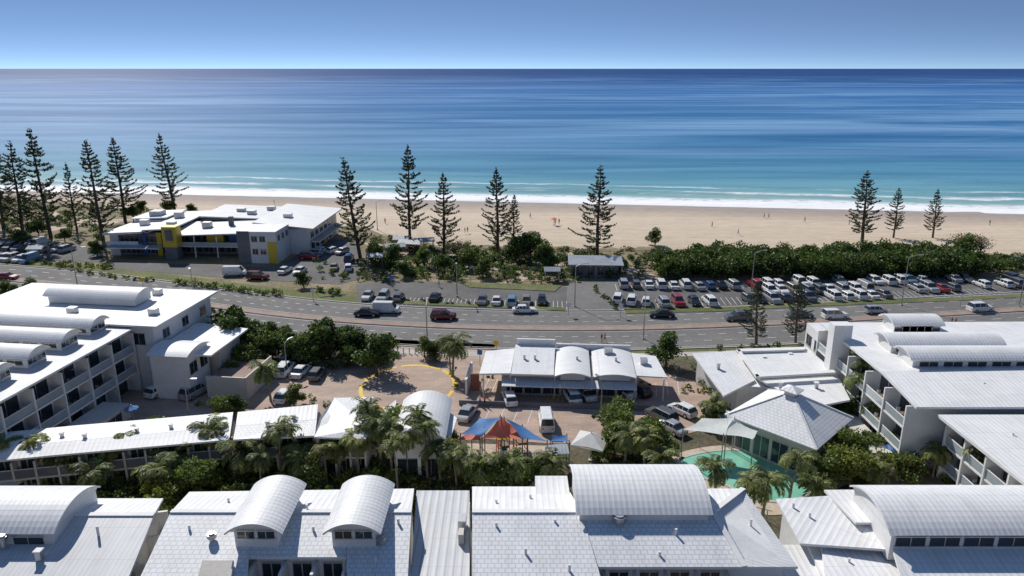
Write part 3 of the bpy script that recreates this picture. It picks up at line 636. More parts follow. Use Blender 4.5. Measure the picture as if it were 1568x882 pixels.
g.facade((c.x, c.y+.5), (b_.x-.3, b_.y), 0, 2.9, 3, 3, .9)
g.vault('vault_roof', -62, -34, 46.7, 53.2, 10.9, 1.1, 'x', zw=9)
g.windows((-60, 46.99), (-34.6, 46.99), 9.75, .7, 8, 2.2)
whirly(g, W(5, 832, 10.2)); vent(g, W(60, 850, 9.9), .4); pipe(g, W(150, 815, 10.3))
g.finish()

g = Group('apartment_building')
g.slab('roof', PX([(290, 753, 9.6), (634, 748, 9.6), (630, 783, 10.8), (262, 783, 10.8)]), .2, 'roof_white')
g.slab('roof', PX([(262, 783, 10.8), (384, 783, 10.8), (377, 925, 8.8), (195, 925, 8.8)]), .2, 'roof_tile')
g.slab('roof', PX([(384.3, 783, 10.8), (532, 783, 10.8), (530, 853, 9.7), (380, 853, 9.7)]), .2, 'roof_tile')
g.slab('roof', PX([(532.3, 783, 10.8), (630, 783, 10.8), (622, 925, 8.8), (530, 925, 8.8)]), .2, 'roof_tile')
ridgecap(g, W(262, 783, 10.8), W(630, 783, 10.8))
w0, w1 = W(290, 762, 9.4), W(630, 760, 9.4)
yb = W(450, 850, 9.7).y+.5; g.prism('walls', [w0, w1, (w1.x, yb), (w0.x+.5, yb)], 0, 9.25, 'white')
q0, q1 = W(377, 925, 8.6), W(210, 925, 8.6); g.box('walls', q1.x, W(384, 860, 9.5).x, q0.y-1, yb-.01, 0, 8.5, 'white')
g.box('walls', W(530, 860, 9.5).x, W(624, 900, 9).x, q0.y-1, yb-.01, 0, 8.5, 'white')
xa, xb = W(386, 855, 9.5).x, W(529, 855, 9.5).x
g.facade((xa, yb), (xb, yb), .4, 2.95, 3, 3, 1.6)
for xc in (-18.9, -11.7):
    g.vault('dormer_vault', xc-2.15, xc+2.15, 45.9, 52.6, 11.45, .85, 'y', zw=9.2, over=.55)
    g.windows((xc-1.5, 46.44), (xc+1.5, 46.44), 10.75, .6, 2, 1.2)
for p in [(325, 828, 10.1), (585, 832, 10.1)]: whirly(g, W(*p))
for p in [(470, 778, 10.8), (480, 812, 10.35), (610, 800, 10.6), (290, 810, 10.4), (590, 765, 10.2), (350, 768, 10.3), (575, 860, 9.7)]: pipe(g, W(*p), .45)
g.slab('skylight', PX([(310, 858, 9.95), (358, 858, 9.95), (350, 905, 9.3), (296, 905, 9.3)]), .25, 'cream')
g.finish()

g = Group('link_building')
g.slab('roof', PX([(638, 751, 9.2), (719, 751, 9.2), (719, 925, 8.3), (626, 925, 8.3)]), .18, 'roof_link')
g.box('walls', W(640, 800, 9).x, W(719, 800, 9).x-.2, W(700, 925, 8.3).y, W(700, 755, 9).y, 0, 8.1, 'cream')
p = W(712, 805, 9.1); g.box('air_conditioner', p.x-.5, p.x+.1, p.y-.6, p.y+.5, 9.0, 9.9, 'frame'); g.box('air_conditioner', p.x-.4, p.x, p.y-1.9, p.y-1.0, 8.7, 9.6, 'cream')
g.finish()

g = Group('apartment_building')
g.slab('roof', PX([(723, 745, 9.6), (868, 745, 9.6), (890, 783, 10.8), (723, 783, 10.8)]), .2, 'roof_white')
g.slab('roof', PX([(723, 783, 10.8), (890, 783, 10.8), (932, 925, 8.8), (723, 925, 8.8)]), .2, 'roof_tile')
ridgecap(g, W(723, 783, 10.8), W(890, 783, 10.8))
g.slab('roof', PX([(890.5, 783, 10.8), (1092, 783, 10.8), (1140, 868, 9.4), (915, 868, 9.4)]), .2, 'roof_tile')
g.slab('roof', PX([(1092.3, 783, 10.8), (1062, 748, 9.7), (1138, 748, 9.5)]), .2, 'roof_white')
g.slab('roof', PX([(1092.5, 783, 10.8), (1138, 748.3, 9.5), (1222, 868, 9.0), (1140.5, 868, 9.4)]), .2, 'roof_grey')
ridgecap(g, W(1092, 783, 10.85), W(1140, 868, 9.45)); ridgecap(g, W(1092, 783, 10.85), W(1138, 748, 9.55))
yb = W(1000, 864, 9.4).y+.4
g.prism('walls', [W(726, 755, 9.4), W(1130, 755, 9.2), (W(1190, 850, 9).x, yb), (W(726, 850, 9).x, yb)], 0, 9.0, 'white')
g.box('walls', W(726, 900, 9).x, W(920, 900, 9).x-.3, W(800, 925, 8.7).y, yb-.01, 0, 8.4, 'white')
g.facade((W(925, 866, 9).x, yb), (W(1112, 866, 9).x, yb), .4, 2.85, 3, 4, 1.2)
g.vault('vault_roof', 4.9, 15.4, 48.6, 56.0, 11.25, 1.2, 'x', zw=8.8)
g.box('flat_roof', W(820, 742, 10).x, 4.8, W(820, 742, 10).y-1.5, W(820, 742, 10).y+1.4, 8, 10.0, 'white', 'roof_white')
whirly(g, W(948, 800, 10.5), .55)
for p in [(760, 805, 10.5), (812, 762, 10.2), (850, 800, 10.5), (805, 845, 10.0), (872, 870, 9.7), (1035, 815, 10.4), (1010, 850, 9.7), (700+60, 770, 10.4), (1150, 800, 9.9)]: pipe(g, W(*p), .4)
g.finish()

g = Group('apartment_wing')
g.slab('roof', PX([(1117, 834, 7.6), (1238, 834, 7.6), (1275, 925, 7.4), (1128, 925, 7.4)]), .3, 'roof_white')
g.box('walls', W(1122, 850, 7.6).x, W(1236, 850, 7.6).x, W(1150, 925, 7.4).y, W(1150, 838, 7.6).y, 0, 7.1, 'cream')
vent(g, W(1180, 860, 7.5), .4); g.finish()

g = Group('apartment_building')
g.slab('roof', PX([(1188, 764, 9.2), (1286, 758, 9.5), (1372, 842, 9.1), (1225, 832, 8.7)]), .2, 'roof_white')
g.slab('roof', PX([(1255, 824, 8.3), (1368, 832, 8.3), (1395, 925, 8.2), (1272, 925, 8.2)]), .35, 'roof_white')
g.slab('roof', PX([(1366, 838, 9.5), (1760, 838, 9.5), (1800, 925, 8.4), (1392, 925, 8.4)]), .2, 'roof_white')
g.slab('roof', PX([(1262, 750, 9.55), (1545, 748, 9.55), (1620, 800, 9.7), (1310, 800, 9.7)]), .2, 'roof_white')
g.prism('walls', [W(1200, 770, 8.5), W(1700, 770, 8.5), W(1760, 920, 8), W(1400, 920, 8), W(1280, 920, 8), W(1235, 830, 8)], 0, 7.9, 'white')
g.vault('vault_roof', 28.0, 41.8, 46.6, 53.4, 10.85, 1.1, 'x', zw=8.5)
g.windows((28.5, 46.89), (41.3, 46.89), 9.75, .75, 5, 2.2)
for p in [(1215, 775, 9.3), (1240, 790, 9.2), (1300, 860, 8.3), (1330, 800, 9.3)]: pipe(g, W(*p), .4)
g.finish()

# ------------------------------------------------------------------ middle terrace row
g = Group('shop_terrace')
g.slab('roof', PX([(-140, 676, 5.2), (120, 651, 5.2), (357, 631, 5.2), (354, 653, 5.3), (-120, 695, 5.3)]), .2, 'roof_white')
g.slab('roof', PX([(-120, 695.3, 5.3), (354, 653.3, 5.3), (351, 673, 4.8), (80, 697, 4.8), (-90, 714, 4.8)]), .2, 'roof_white')
a, b_ = W(-60, 712, 4.8), W(349, 672, 4.8)
def wallrun(g, a, b_, dep, z, bays, st=2):
    d = Vector((b_.x-a.x, b_.y-a.y, 0)); L = d.length; d.normalize(); n = Vector((-d.y, d.x, 0))
    a = Vector((a.x, a.y, 0))+n*1.5; b2 = Vector((b_.x, b_.y, 0))+n*1.5
    g.prism('walls', [a, b2, b2+n*dep, a+n*dep], 0, z, 'cream'); g.facade(a, b2, 0, z/st, st, bays, 1.0, 'cream', 'greywall', 'cream')
wallrun(g, a, b_, 3.4, 4.5, 12)
for x, y in [(60, 680), (130, 670), (210, 661), (262, 655), (310, 650), (95, 668)]: vent(g, W(x, y, 5.3), .3)
g.finish()
g = Group('shop_terrace')
g.slab('roof', PX([(364, 631, 5.7), (487, 619, 5.7), (485, 642, 5.8), (361, 652, 5.8)]), .2, 'roof_white')
g.slab('roof', PX([(361, 652.3, 5.8), (485, 642.3, 5.8), (482, 667, 5.3), (357, 673, 5.3)]), .2, 'roof_tile')
wallrun(g, W(360, 671, 5.2), W(480, 665, 5.2), 4.4, 5.0, 4); vent(g, W(410, 650, 5.9), .35); vent(g, W(450, 640, 5.9), .35); vent(g, W(415, 662, 5.6), .3); g.finish()
g = Group('shop_terrace')
g.slab('roof', PX([(512, 609, 6.0), (572, 608, 6.0), (566, 655, 5.9), (560, 672, 5.3), (481, 669, 5.3), (490, 640, 5.9)]), .2, 'roof_tile')
wallrun(g, W(486, 668, 5.2), W(556, 670, 5.2), 5.5, 5.0, 3); g.finish()
g = Group('vaulted_shop')
c = W(645, 650, 5.5); g.vault('vault_roof', c.x-3.0, c.x+3.0, c.y-3, c.y+7, 5.2, 1.3, 'y', zw=0)
g.windows((c.x-2.6, c.y-2.71), (c.x+2.6, c.y-2.71), .5, 2.2, 2, 2.2)
g.slab('roof', PX([(588, 628, 4.8), (606, 612, 4.8), (612, 664, 4.4), (590, 668, 4.4)]), .15, 'roof_white')
g.slab('roof', PX([(672, 618, 4.6), (700, 640, 4.6), (690, 670, 4.4), (668, 664, 4.4)]), .15, 'roof_white'); g.finish()

# ------------------------------------------------------------------ left apartment building
g = Group('balcony_apartment_building', (-57, 76, 0), math.radians(-7))
g.box('walls', -26, 0, -22, 20.4, 0, 9.1, 'white', 'roof_white')
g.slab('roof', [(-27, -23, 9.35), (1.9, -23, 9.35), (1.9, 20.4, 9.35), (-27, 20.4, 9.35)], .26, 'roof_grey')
g.facade((0, -22), (0, 20), 0, 3.0, 3, 9, 1.7)
g.box('walls', -26, 4.5, 20.6, 36, 0, 9.5, 'white')
g.slab('roof', [(-27, 20.0, 10.0), (5.4, 20.0, 9.8), (5.4, 37, 9.8), (-27, 37, 10.0)], .28, 'roof_white')
g.windows((4.5, 21), (4.5, 36), 7.0, 1.3, 3, 1.6); g.windows((-.0+.2, 20.6), (4.2, 20.6), 6.8, 1.6, 1, 1.8)
for yy in (-15.8, -10, -4.3, 1.3, 7.0, 12.7, 18.3):
    g.vault('skylight_vault', -19, -1.5, yy-2.0, yy+2.0, 10.7, .9, 'x', zw=9.3, over=.5)
    g.windows((-2.0, yy-1.5), (-2.0, yy+1.5), 9.7, .65, 2, 1.3); g.windows((-18, yy-1.5), (-2.4, yy-1.5), 9.7, .55, 6, 2.0)
g.vault('skylight_vault', -17, -2, 27, 32, 11.2, 1.0, 'x', zw=10.0, over=.5)
g.slab('entry_roof', [(4.8, 19, 6.4), (13, 20, 5.9), (13, 31, 5.9), (4.8, 31, 6.5)], .25, 'roof_white')
g.vault('entry_vault', 5.0, 11, 17.5, 23.5, 6.5, .7, 'x', zw=0)
g.box('walls', 4.52, 12, 23.8, 30, 0, 5.6, 'cream')
g.windows((11.0-.3, 17.8), (11.0-.3, 23.2), 3.6, 1.6, 2, 1.8)
g.box('terrace_wall', 12.5, 18, 19, 27, 0, 2.6, 'cream', 'median'); g.box('parapet', 12.5, 18.1, 18.75, 18.99, 0, 3.3, 'cream')
g.box('parapet', 18.12, 18.35, 18.8, 27, 0, 3.3, 'cream')
g.box('plinth', 1.8, 5.5, -20, 12, 0, 2.0, 'cream')
g.windows((5.5, -18), (5.5, 11), .3, 1.3, 7, 2.6)
for x, y in [(-22, 10), (-22, -5), (-10, 24), (-3, 34), (2, 25)]: g.box('roof_plant', x-.6, x+.6, y-.5, y+.5, 9.2, 10.7, 'frame')
g.finish()

# ------------------------------------------------------------------ right apartment building
g = Group('balcony_apartment_building', (45, 70, 0), math.radians(0))
g.box('walls', 0, 40, 3, 27, 0, 8.6, 'white', 'roof_grey')
g.slab('roof', [(-1.3, 2.0, 8.9), (42, 2.0, 8.9), (42, 11, 10.2), (-1.3, 10.0, 9.6)], .25, 'roof_white')
g.slab('roof', [(-1.3, 10.02, 9.6), (42, 11.02, 10.2), (42, 28, 9.6), (-1.3, 28, 9.4)], .25, 'roof_white')
g.facade((0, 27), (0, 3), 0, 2.95, 3, 5, 1.7)
g.prism('stair_tower', [(-2.6, 20.5), (-.2, 20.5), (-.2, 22.2), (-2.6, 22.2)], 0, 11.6, 'white')
g.box('walls', -1, 12, 27.2, 33, 0, 7.6, 'white', 'roof_white'); g.windows((-1, 33), (-1, 27.2), 4.6, 1.6, 2, 1.8)
for y0, x0, x1 in ((13.0, 2.5, 19), (17.8, 2.3, 17), (25.2, 6.5, 13.5)):
    g.vault('skylight_vault', x0, x1, y0-2.2, y0+2.2, 10.7, .8, 'x', zw=9.3, over=.5)
    g.windows((x0+1, y0-1.7), (x1-1, y0-1.7), 9.75, .6, 5, 2.2)
# nearer wing
g.slab('roof', [(1.6, -13.5, 7.9), (25, -14, 7.9), (25, 1.4, 8.3), (0.8, 1.4, 8.3)], .3, 'roof_white')
g.box('walls', 3.2, 24, -13, .8, 0, 7.5, 'cream')
g.facade((3.2, .6), (3.2, -13), 0, 2.65, 3, 4, 1.7)
g.box('plinth', -4, -1.8, 4, 16, 0, 2.2, 'cream'); g.box('terrace_wall', -5, 1.5, -2, 2.9, 0, 1.2, 'median', 'trimwood')
for x, y in [(20, 6), (26, 8), (14, 4.5), (10, -5), (30, 5), (9, 7), (16, -9), (6, -3)]: pipe(g, (x, y, 9.2 if y > 2 else 8.1), .5)
g.finish()

# ------------------------------------------------------------------ centre shop
g = Group('beach_shop', (8.2, 96, 0), math.radians(-4))
g.box('walls', -9.5, 9.3, -2.5, 5.5, 0, 3.2, 'cream')
g.slab('roof', [(-12.5, -3.4, 3.5), (-8.2, -3.4, 3.7), (-8.2, 6, 3.7), (-12.5, 5, 3.5)], .2, 'roof_white')
g.slab('roof', [(-8.1, -3.8, 3.8), (-2.2, -3.8, 3.8), (-2.2, 6, 4.3), (-8.1, 6, 4.3)], .25, 'roof_tile')
g.vault('roof_vault', -2.1, 2.8, -4.1, 6.2, 3.75, .5, 'y', zw=2.9, over=.8); g.vault('roof_vault', 3.2, 9.0, -3.9, 6.2, 3.7, .45, 'y', zw=2.9, over=.8)
g.slab('roof', [(9.1, -3.0, 3.7), (13.3, -2.6, 3.4), (12.6, 4.8, 3.5), (9.1, 5.4, 3.7)], .2, 'roof_white')
g.slab('awning', [(-9.3, -5.0, 2.5), (9.0, -5.0, 2.5), (9.0, -2.56, 2.8), (-9.3, -2.56, 2.8)], .1, 'roof_grey')
g.windows((-9, -2.5), (9, -2.5), .4, 2.0, 7, 2.2)
for x in (-12, -8.2, -2.1, 3, 9, 12.8): g.box('posts', x-.08, x+.08, -3.2, -3.04, 0, 3.4, 'white')
g.box('parapet', -7.9, -2.2, 6.02, 6.3, 0, 5.2, 'white'); g.box('parapet', -2, 9, 6.22, 6.5, 0, 4.5, 'white')
g.box('feature_wall', -14.0, -12.8, -1.5, -1.2, 0, 2.6, 'terracotta'); g.box('feature_wall', -14.6, -14.3, -3, 3.5, 0, 2.4, 'white')
for x in (-6.5, -5, 1, 6.5): vent(g, (x, 1, 4.3), .3)
g.box('air_conditioner', 10.0, 11.0, 1, 2, 3.5, 4.4, 'frame'); g.box('air_conditioner', 5, 6.2, 3.4, 4.4, 4.0, 4.9, 'frame')
g.box('fence', -15, 11, -6.4, -6.3, 0, .8, 'greywall')
g.finish()

# ------------------------------------------------------------------ right shop complex
g = Group('resort_reception')
g.slab('roof', PX([(1128, 534, 5.3), (1234, 531, 5.3), (1280, 570, 5.0), (1158, 577, 5.0)]), .3, 'roof_white')
g.slab('roof', PX([(1060, 541, 4.5), (1126, 537, 4.5), (1156, 582, 4.3), (1108, 606, 4.3)]), .25, 'roof_tile')
g.slab('roof', PX([(1160, 579, 4.6), (1282, 573, 4.6), (1302, 612, 4.4), (1240, 624, 4.4)]), .25, 'roof_white')
for l in ([(1128, 534), (1234, 531), (1232, 535), (1130, 538)], [(1128, 534), (1133, 535), (1163, 576), (1158, 577)], [(1158, 577), (1280, 570), (1276, 566), (1156, 573)]):
    g.slab('parapet', PX([(a, b, 5.6) for a, b in l]), .29, 'white')
g.prism('walls', [W(1068, 545, 4), W(1230, 536, 4), W(1290, 600, 4), W(1130, 590, 4)], 0, 3.95, 'white')
cs = [Vector((33.0, 70.8, 4.4)), Vector((40.4, 78.4, 4.4)), Vector((33.0, 86.4, 4.4)), Vector((25.4, 79.2, 4.4))]; ap = Vector((32.9, 78.9, 7.5))
tp = [ap.lerp(Vector((c.x, c.y, ap.z)), .14)+Vector((0, 0, -.35)) for c in cs]
for i in range(4): g.slab('hip_roof', [cs[i], cs[(i+1) % 4], tp[(i+1) % 4], tp[i]], .15, 'roof_tile' if i in (0, 3) else 'roof_white'); ridgecap(g, cs[i], tp[i], .15)
g.prism('cupola', [(c.x, c.y) for c in [ap.lerp(Vector((c.x, c.y, 0)), .11) for c in cs]], 6.9, 7.8, 'white')
c2 = [ap.lerp(Vector((c.x, c.y, ap.z)), .19) for c in cs]
for i in range(4): g.slab('cupola_roof', [c2[i]+Vector((0, 0, .32)), c2[(i+1) % 4]+Vector((0, 0, .32)), Vector((ap.x, ap.y, 8.35))], .1, 'roof_white')
wl = [ap.lerp(Vector((c.x, c.y, 0)), .82) for c in cs]; g.prism('walls', [(c.x, c.y) for c in wl], 0, 4.1, 'cream')
g.windows(wl[3], wl[0], .4, 2.6, 4, 1.9); g.windows(wl[0], wl[1], .4, 2.6, 3, 2)
for x, y in [(1100, 560), (1195, 590), (1250, 590), (1170, 550), (1210, 545)]: vent(g, W(x, y, 4.9), .4)
g.finish()

# ------------------------------------------------------------------ surf club
g = Group('surf_club_building', (-73, 170, 0), math.radians(-3))
g.box('walls', -25, -10, 3, 24, 0, 5.6, 'greywall'); g.slab('roof', [(-26, 1.4, 5.8), (-16.5, 1.4, 6.3), (-16.5, 14, 6.3), (-26, 14, 5.8)], .5, 'roof_white'); g.slab('roof', [(-16.4, 2, 6.6), (-9, 2, 7.0), (-9, 25, 7.2), (-16.4, 25, 6.8)], .3, 'roof_grey')
g.slab('roof', [(-26, 14.1, 6.9), (-16.5, 14.1, 7.3), (-16.5, 25, 7.3), (-26, 25, 6.9)], .3, 'roof_white'); g.box('walls', -25, -16.6, 14.3, 24, 5.62, 6.5, 'white')
g.box('wall_panel', -25.1, -23, 2.7, 2.99, 0, 5.4, 'white'); g.box('wall_panel', -17.2, -16, 2.7, 2.99, 0, 5.8, 'bluepanel'); g.box('wall_panel', -13.5, -12.3, 2.72, 2.99, 0, 5.8, 'yellow')
g.box('balcony', -25, -17.3, 1.2, 2.98, 2.7, 2.95, 'white'); g.box('balcony_rail', -25, -17.3, 1.2, 1.25, 2.96, 3.9, 'white')
g.windows((-22.8, 3), (-10.5, 3), 3.4, 1.6, 5, 2.0); g.windows((-22.8, 3), (-10.5, 3), .6, 1.8, 5, 2.0)
g.windows((-25, 23), (-25, 4), 3.4, 1.4, 5, 2)
g.slab('awning', [(-24, -1.5, 2.9), (-11, -1.5, 2.9), (-11, 1.1, 3.1), (-24, 1.1, 3.1)], .2, 'roof_dk')
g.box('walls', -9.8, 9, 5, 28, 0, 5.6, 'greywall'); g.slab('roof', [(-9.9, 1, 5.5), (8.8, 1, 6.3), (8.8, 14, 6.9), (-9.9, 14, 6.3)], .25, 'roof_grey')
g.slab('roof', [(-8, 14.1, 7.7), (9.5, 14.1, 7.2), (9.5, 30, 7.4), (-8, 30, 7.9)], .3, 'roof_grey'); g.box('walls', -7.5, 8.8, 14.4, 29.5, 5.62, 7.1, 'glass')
g.windows((-9, 5), (8, 5), 3.3, 1.6, 6, 2.2); g.windows((-9, 5), (8, 5), .6, 2, 6, 2.2)
g.slab('balcony', [(-9.5, 1.3, 2.9), (8.3, 1.3, 2.9), (8.3, 4.9, 2.9), (-9.5, 4.9, 2.9)], .2, 'concrete')
g.box('balcony_rail', -9.5, 8.3, 1.25, 1.3, 2.95, 3.9, 'rail')
for x in (-9, -3.5, 2, 8): g.box('posts', x-.12, x+.12, 1.4, 1.64, 0, 5.4, 'white')
g.box('yellow_tower', -10.2, -6.8, -.5, 2.2, 3.0, 7.9, 'yellow'); g.box('sign_panel', -9.4, -7.6, -.62, -.51, 4.6, 7.2, 'greywall'); g.box('yellow_tower', -10.0, -7, -.4, 2.1, 0, 2.98, 'greywall')
g.box('yellow_panel', -1.5, 2.6, 3.8, 4.4, 3.2, 5.3, 'yellow'); g.box('blue_panel', 4.0, 6.4, 3.9, 4.4, 3.2, 5.3, 'bluepanel')
g.box('walls', 9.1, 18.3, -3, 6, 0, 7.6, 'white', 'roof_white'); g.box('walls', 9.12, 12, -3.2, -3.01, 0, 7.7, 'greywall')
g.box('yellow_panel', 16.2, 18.4, -3.15, -3.01, .1, 5.2, 'yellow')
g.windows((12.2, -3), (16, -3), 5.2, 1.3, 2, 1.3); g.windows((12.2, -3), (16, -3), 2.2, 1.3, 2, 1.3)
g.windows((18.3, -2.5), (18.3, 5.5), 5.2, 1.3, 3, 1.4)
g.box('walls', 10, 23, 6.2, 30, 0, 6.4, 'white'); g.slab('roof', [(9.2, 6.1, 7.9), (24.5, 5.2, 6.7), (24.5, 31, 6.9), (9.2, 31, 8.1)], .3, 'roof_white')
g.windows((23, 7), (23, 29), 3.8, 1.6, 6, 2.4); g.windows((23, 7), (23, 29), .5, 2.2, 6, 2.4); g.slab('balcony', [(23.05, 6.5, 3.2), (25.5, 6.5, 3.2), (25.5, 29, 3.2), (23.05, 29, 3.2)], .2, 'concrete')
g.box('yellow_panel', 23.06, 23.3, 17, 19.5, .1, 3.0, 'yellow')
for x, y in [(-20, 10), (-14, 16), (0, 22), (4, 19), (-3, 8), (15, 15), (-12, 8), (7, 25)]: g.box('roof_plant', x-1, x+1, y-.8, y+.8, 6.0, 8.4 if y > 14 else 7.5, 'frame')
g.box('rooftop_screen', -22, -19, 16, 19, 6.5, 8.4, 'roof_grey'); g.box('chimney', 2, 3, 9, 10, 6, 8.6, 'greywall')
g.finish()

# ------------------------------------------------------------------ small shelters
def shelter(p, w, d, z, yaw, roof='roof_dk'):
    def f(g):
        g.slab('roof', [(-w/2, -d/2, z), (w/2, -d/2, z), (w/2, 0, z+.6), (-w/2, 0, z+.6)], .12, roof); g.slab('roof', [(-w/2, 0.01, z+.6), (w/2, 0.01, z+.6), (w/2, d/2, z), (-w/2, d/2, z)], .12, roof)
        for x in (-w/2+.3, w/2-.3):
            for y in (-d/2+.3, d/2-.3): g.box('post', x-.08, x+.08, y-.08, y+.08, 0, z-.1, 'steel')
        g.box('table', -.9, .9, -.4, .4, .68, .75, 'trimwood'); g.box('table', -.7, -.6, -.3, .3, 0, .679, 'steel'); g.box('table', .6, .7, -.3, .3, 0, .679, 'steel')
        g.box('seat', -.9, .9, -.95, -.65, .42, .46, 'trimwood'); g.box('seat', -.9, .9, .65, .95, .42, .46, 'trimwood')
    single('picnic_shelter', f, (p.x, p.y, 0.05), yaw)
for a in [(605, 392, 5, 4, 2.6, .3), (630, 388, 6, 4, 2.8, -.2), (650, 383, 5, 4, 2.6, .2), (615, 380, 4, 4, 2.6, 0), (575, 408, 4, 3.5, 2.6, .1), (845, 430, 3.5, 3, 2.5, 0), (60, 395, 4, 3, 2.5, 0)]:
    shelter(W(a[0], a[1]), a[2], a[3], a[4], a[5])
g = Group('amenities_block', tuple(W(911, 420)), math.radians(-3))
g.box('walls', -5, 5, -2, 2.5, 0, 2.7, 'greywall'); g.slab('roof', [(-6, -3.2, 3.0), (6, -3.2, 3.0), (6, 3.4, 3.5), (-6, 3.4, 3.5)], .15, 'roof_dk'); g.windows((-4.6, -2), (4.6, -2), .3, 2, 4, 1.0)
for x in (-5.6, 0, 5.6): g.box('posts', x-.08, x+.08, -3, -2.85, 0, 2.85, 'steel')
g.finish()
def carport(name, pts, z, mat='roof_dk'):
    g = Group(name)
    g.slab('roof', PX([(a, b, z) for a, b in pts]), .12, mat)
    for a, b in pts: p = W(a, b, z); g.box('posts', p.x-.06, p.x+.06, p.y-.06, p.y+.06, 0, z-.13, 'steel')
    g.finish()
carport('pergola', [(836, 682), (868, 678), (872, 694), (838, 698)], 2.6); carport('pergola', [(1100, 632), (1118, 630), (1122, 640), (1104, 642)], 2.5)

# ------------------------------------------------------------------ shade sails / umbrellas
def sail(name, corners, mat, sag=.35, bow=.12, n=10):
    C = [Vector(c) for c in corners]; ctr = sum(C, Vector())/len(C); p = Part()
    def S(u, v):
        q = (C[0]*(1-u)+C[1]*u)*(1-v)+(C[3]*(1-u)+C[2]*u)*v
        k = bow*(math.sin(math.pi*u)*(abs(2*v-1)**2)+math.sin(math.pi*v)*(abs(2*u-1)**2)); q = q.lerp(Vector((ctr.x, ctr.y, q.z)), k)
        q.z -= sag*math.sin(math.pi*u)*math.sin(math.pi*v); return q
    for i in range(n):
        for j in range(n): p.poly([S(i/n, j/n), S((i+1)/n, j/n), S((i+1)/n, (j+1)/n), S(i/n, (j+1)/n)], mat)
    for c in C:
        r = [(c.x+.07*math.cos(a), c.y+.07*math.sin(a)) for a in np.linspace(0, 2*math.pi, 6, endpoint=False)]
        for i in range(6): A, B = r[i], r[(i+1) % 6]; p.poly([(A[0], A[1], 0), (B[0], B[1], 0), (B[0], B[1], c.z+.15), (A[0], A[1], c.z+.15)], 'steel')
    o = p.obj(name); return o
sail('shade_sail', [W(705, 665, 3.6), W(738, 668, 3.4), W(768, 640, 5.2), W(735, 640, 4.0)], 'sail_blue')
sail('shade_sail', [W(738, 671, 3.4), W(808, 673, 3.4), W(786, 652, 3.7), W(766, 637, 5.2)], 'sail_or', .2)
sail('shade_sail', [W(700, 674, 2.8), W(735, 674, 2.9), W(742, 655, 3.8), W(722, 655, 3.2)], 'sail_or', .2)
sail('shade_sail', [W(800, 673, 3.4), W(838, 676, 3.2), W(800, 652, 3.7), W(772, 640, 4.9)], 'sail_blue', .2)
sail('shade_sail', [W(843, 676, 2.8), W(872, 676, 2.8), W(868, 666, 3.1), W(846, 667, 3.1)], 'sail_blue', .1)
sail('shade_sail', [W(1046, 658, 4.0), W(1112, 667, 3.9), W(1125, 640, 4.5), W(1075, 640, 4.1)], 'sail_white', .2)
sail('shade_sail', [W(1108, 666, 3.9), W(1154, 673, 3.9), W(1176, 642, 4.1), W(1112, 628, 4.7)], 'sail_white', .2)
sail('shade_sail', [W(122, 733, 2.6), W(160, 727, 2.4), W(170, 712, 3.0), W(140, 712, 2.6)], 'sail_white', .5)
def umbrella(name, p, r, z, mat, n=8, rise=None):
    rise = rise or r*.45
    def f(g):
        ring = [(r*math.cos(i*2*math.pi/n+.4), r*math.sin(i*2*math.pi/n+.4), z) for i in range(n)]
        for i in range(n):
            a, b = Vector(ring[i]), Vector(ring[(i+1) % n]); m = (a+b)/2*.94; m.z = z+.08; top = (0, 0, z+rise)
            g.poly('canopy', [a, m, top], mat); g.poly('canopy', [m, b, top], mat)
            g.poly('valance', [a, a-Vector((0, 0, .15)), b-Vector((0, 0, .15)), b], mat)
        g.prism('pole', [(.05*math.cos(i), .05*math.sin(i)) for i in range(6)], 0, z+rise+.15, 'steel')
        g.prism('base', [(.3*math.cos(i), .3*math.sin(i)) for i in range(6)], 0, .12, 'concrete')
    single(name, f, (p.x, p.y, .1))
umbrella('market_umbrella', W(904, 706), 2.7, 2.6, 'sail_white', 4, 1.0)
umbrella('patio_umbrella', W(400, 728), .9, 2.0, 'sail_blue'); umbrella('patio_umbrella', W(205, 648), .9, 2.0, 'sail_blue')
umbrella('patio_umbrella', W(1385, 700), 1.0, 2.1, 'sail_white'); umbrella('patio_umbrella', W(1365, 712), 1.0, 2.1, 'sail_blue')
umbrella('beach_umbrella', W(848, 345), .9, 1.8, 'sail_or')
def play(g):
    for x, y in ((0, 0), (2.2, .3)):
        g.box('deck', x-.7, x+.7, y-.7, y+.7, 1.2, 1.3, 'trimwood')
        for a in (-.65, .65):
            for b in (-.65, .65): g.box('post', x+a-.05, x+a+.05, y+b-.05, y+b+.05, 0, 2.3, 'sail_or')
        g.slab('roof', [(x-.8, y-.8, 2.4), (x+.8, y-.8, 2.4), (x+.8, y, 2.8), (x-.8, y, 2.8)], .06, 'yellow', 'yellow')
        g.slab('roof', [(x-.8, y+.01, 2.8), (x+.8, y+.01, 2.8), (x+.8, y+.8, 2.4), (x-.8, y+.8, 2.4)], .06, 'yellow', 'yellow')
    g.slab('slide', [(-.3, -.7, 1.25), (.3, -.7, 1.25), (.3, -3, .2), (-.3, -3, .2)], .06, 'sail_blue')
single('playground', play, tuple(W(770, 696)), .2)
sheet('playground_ground', pw([(715, 680), (840, 684), (850, 715), (720, 712)]), .12, 'path')

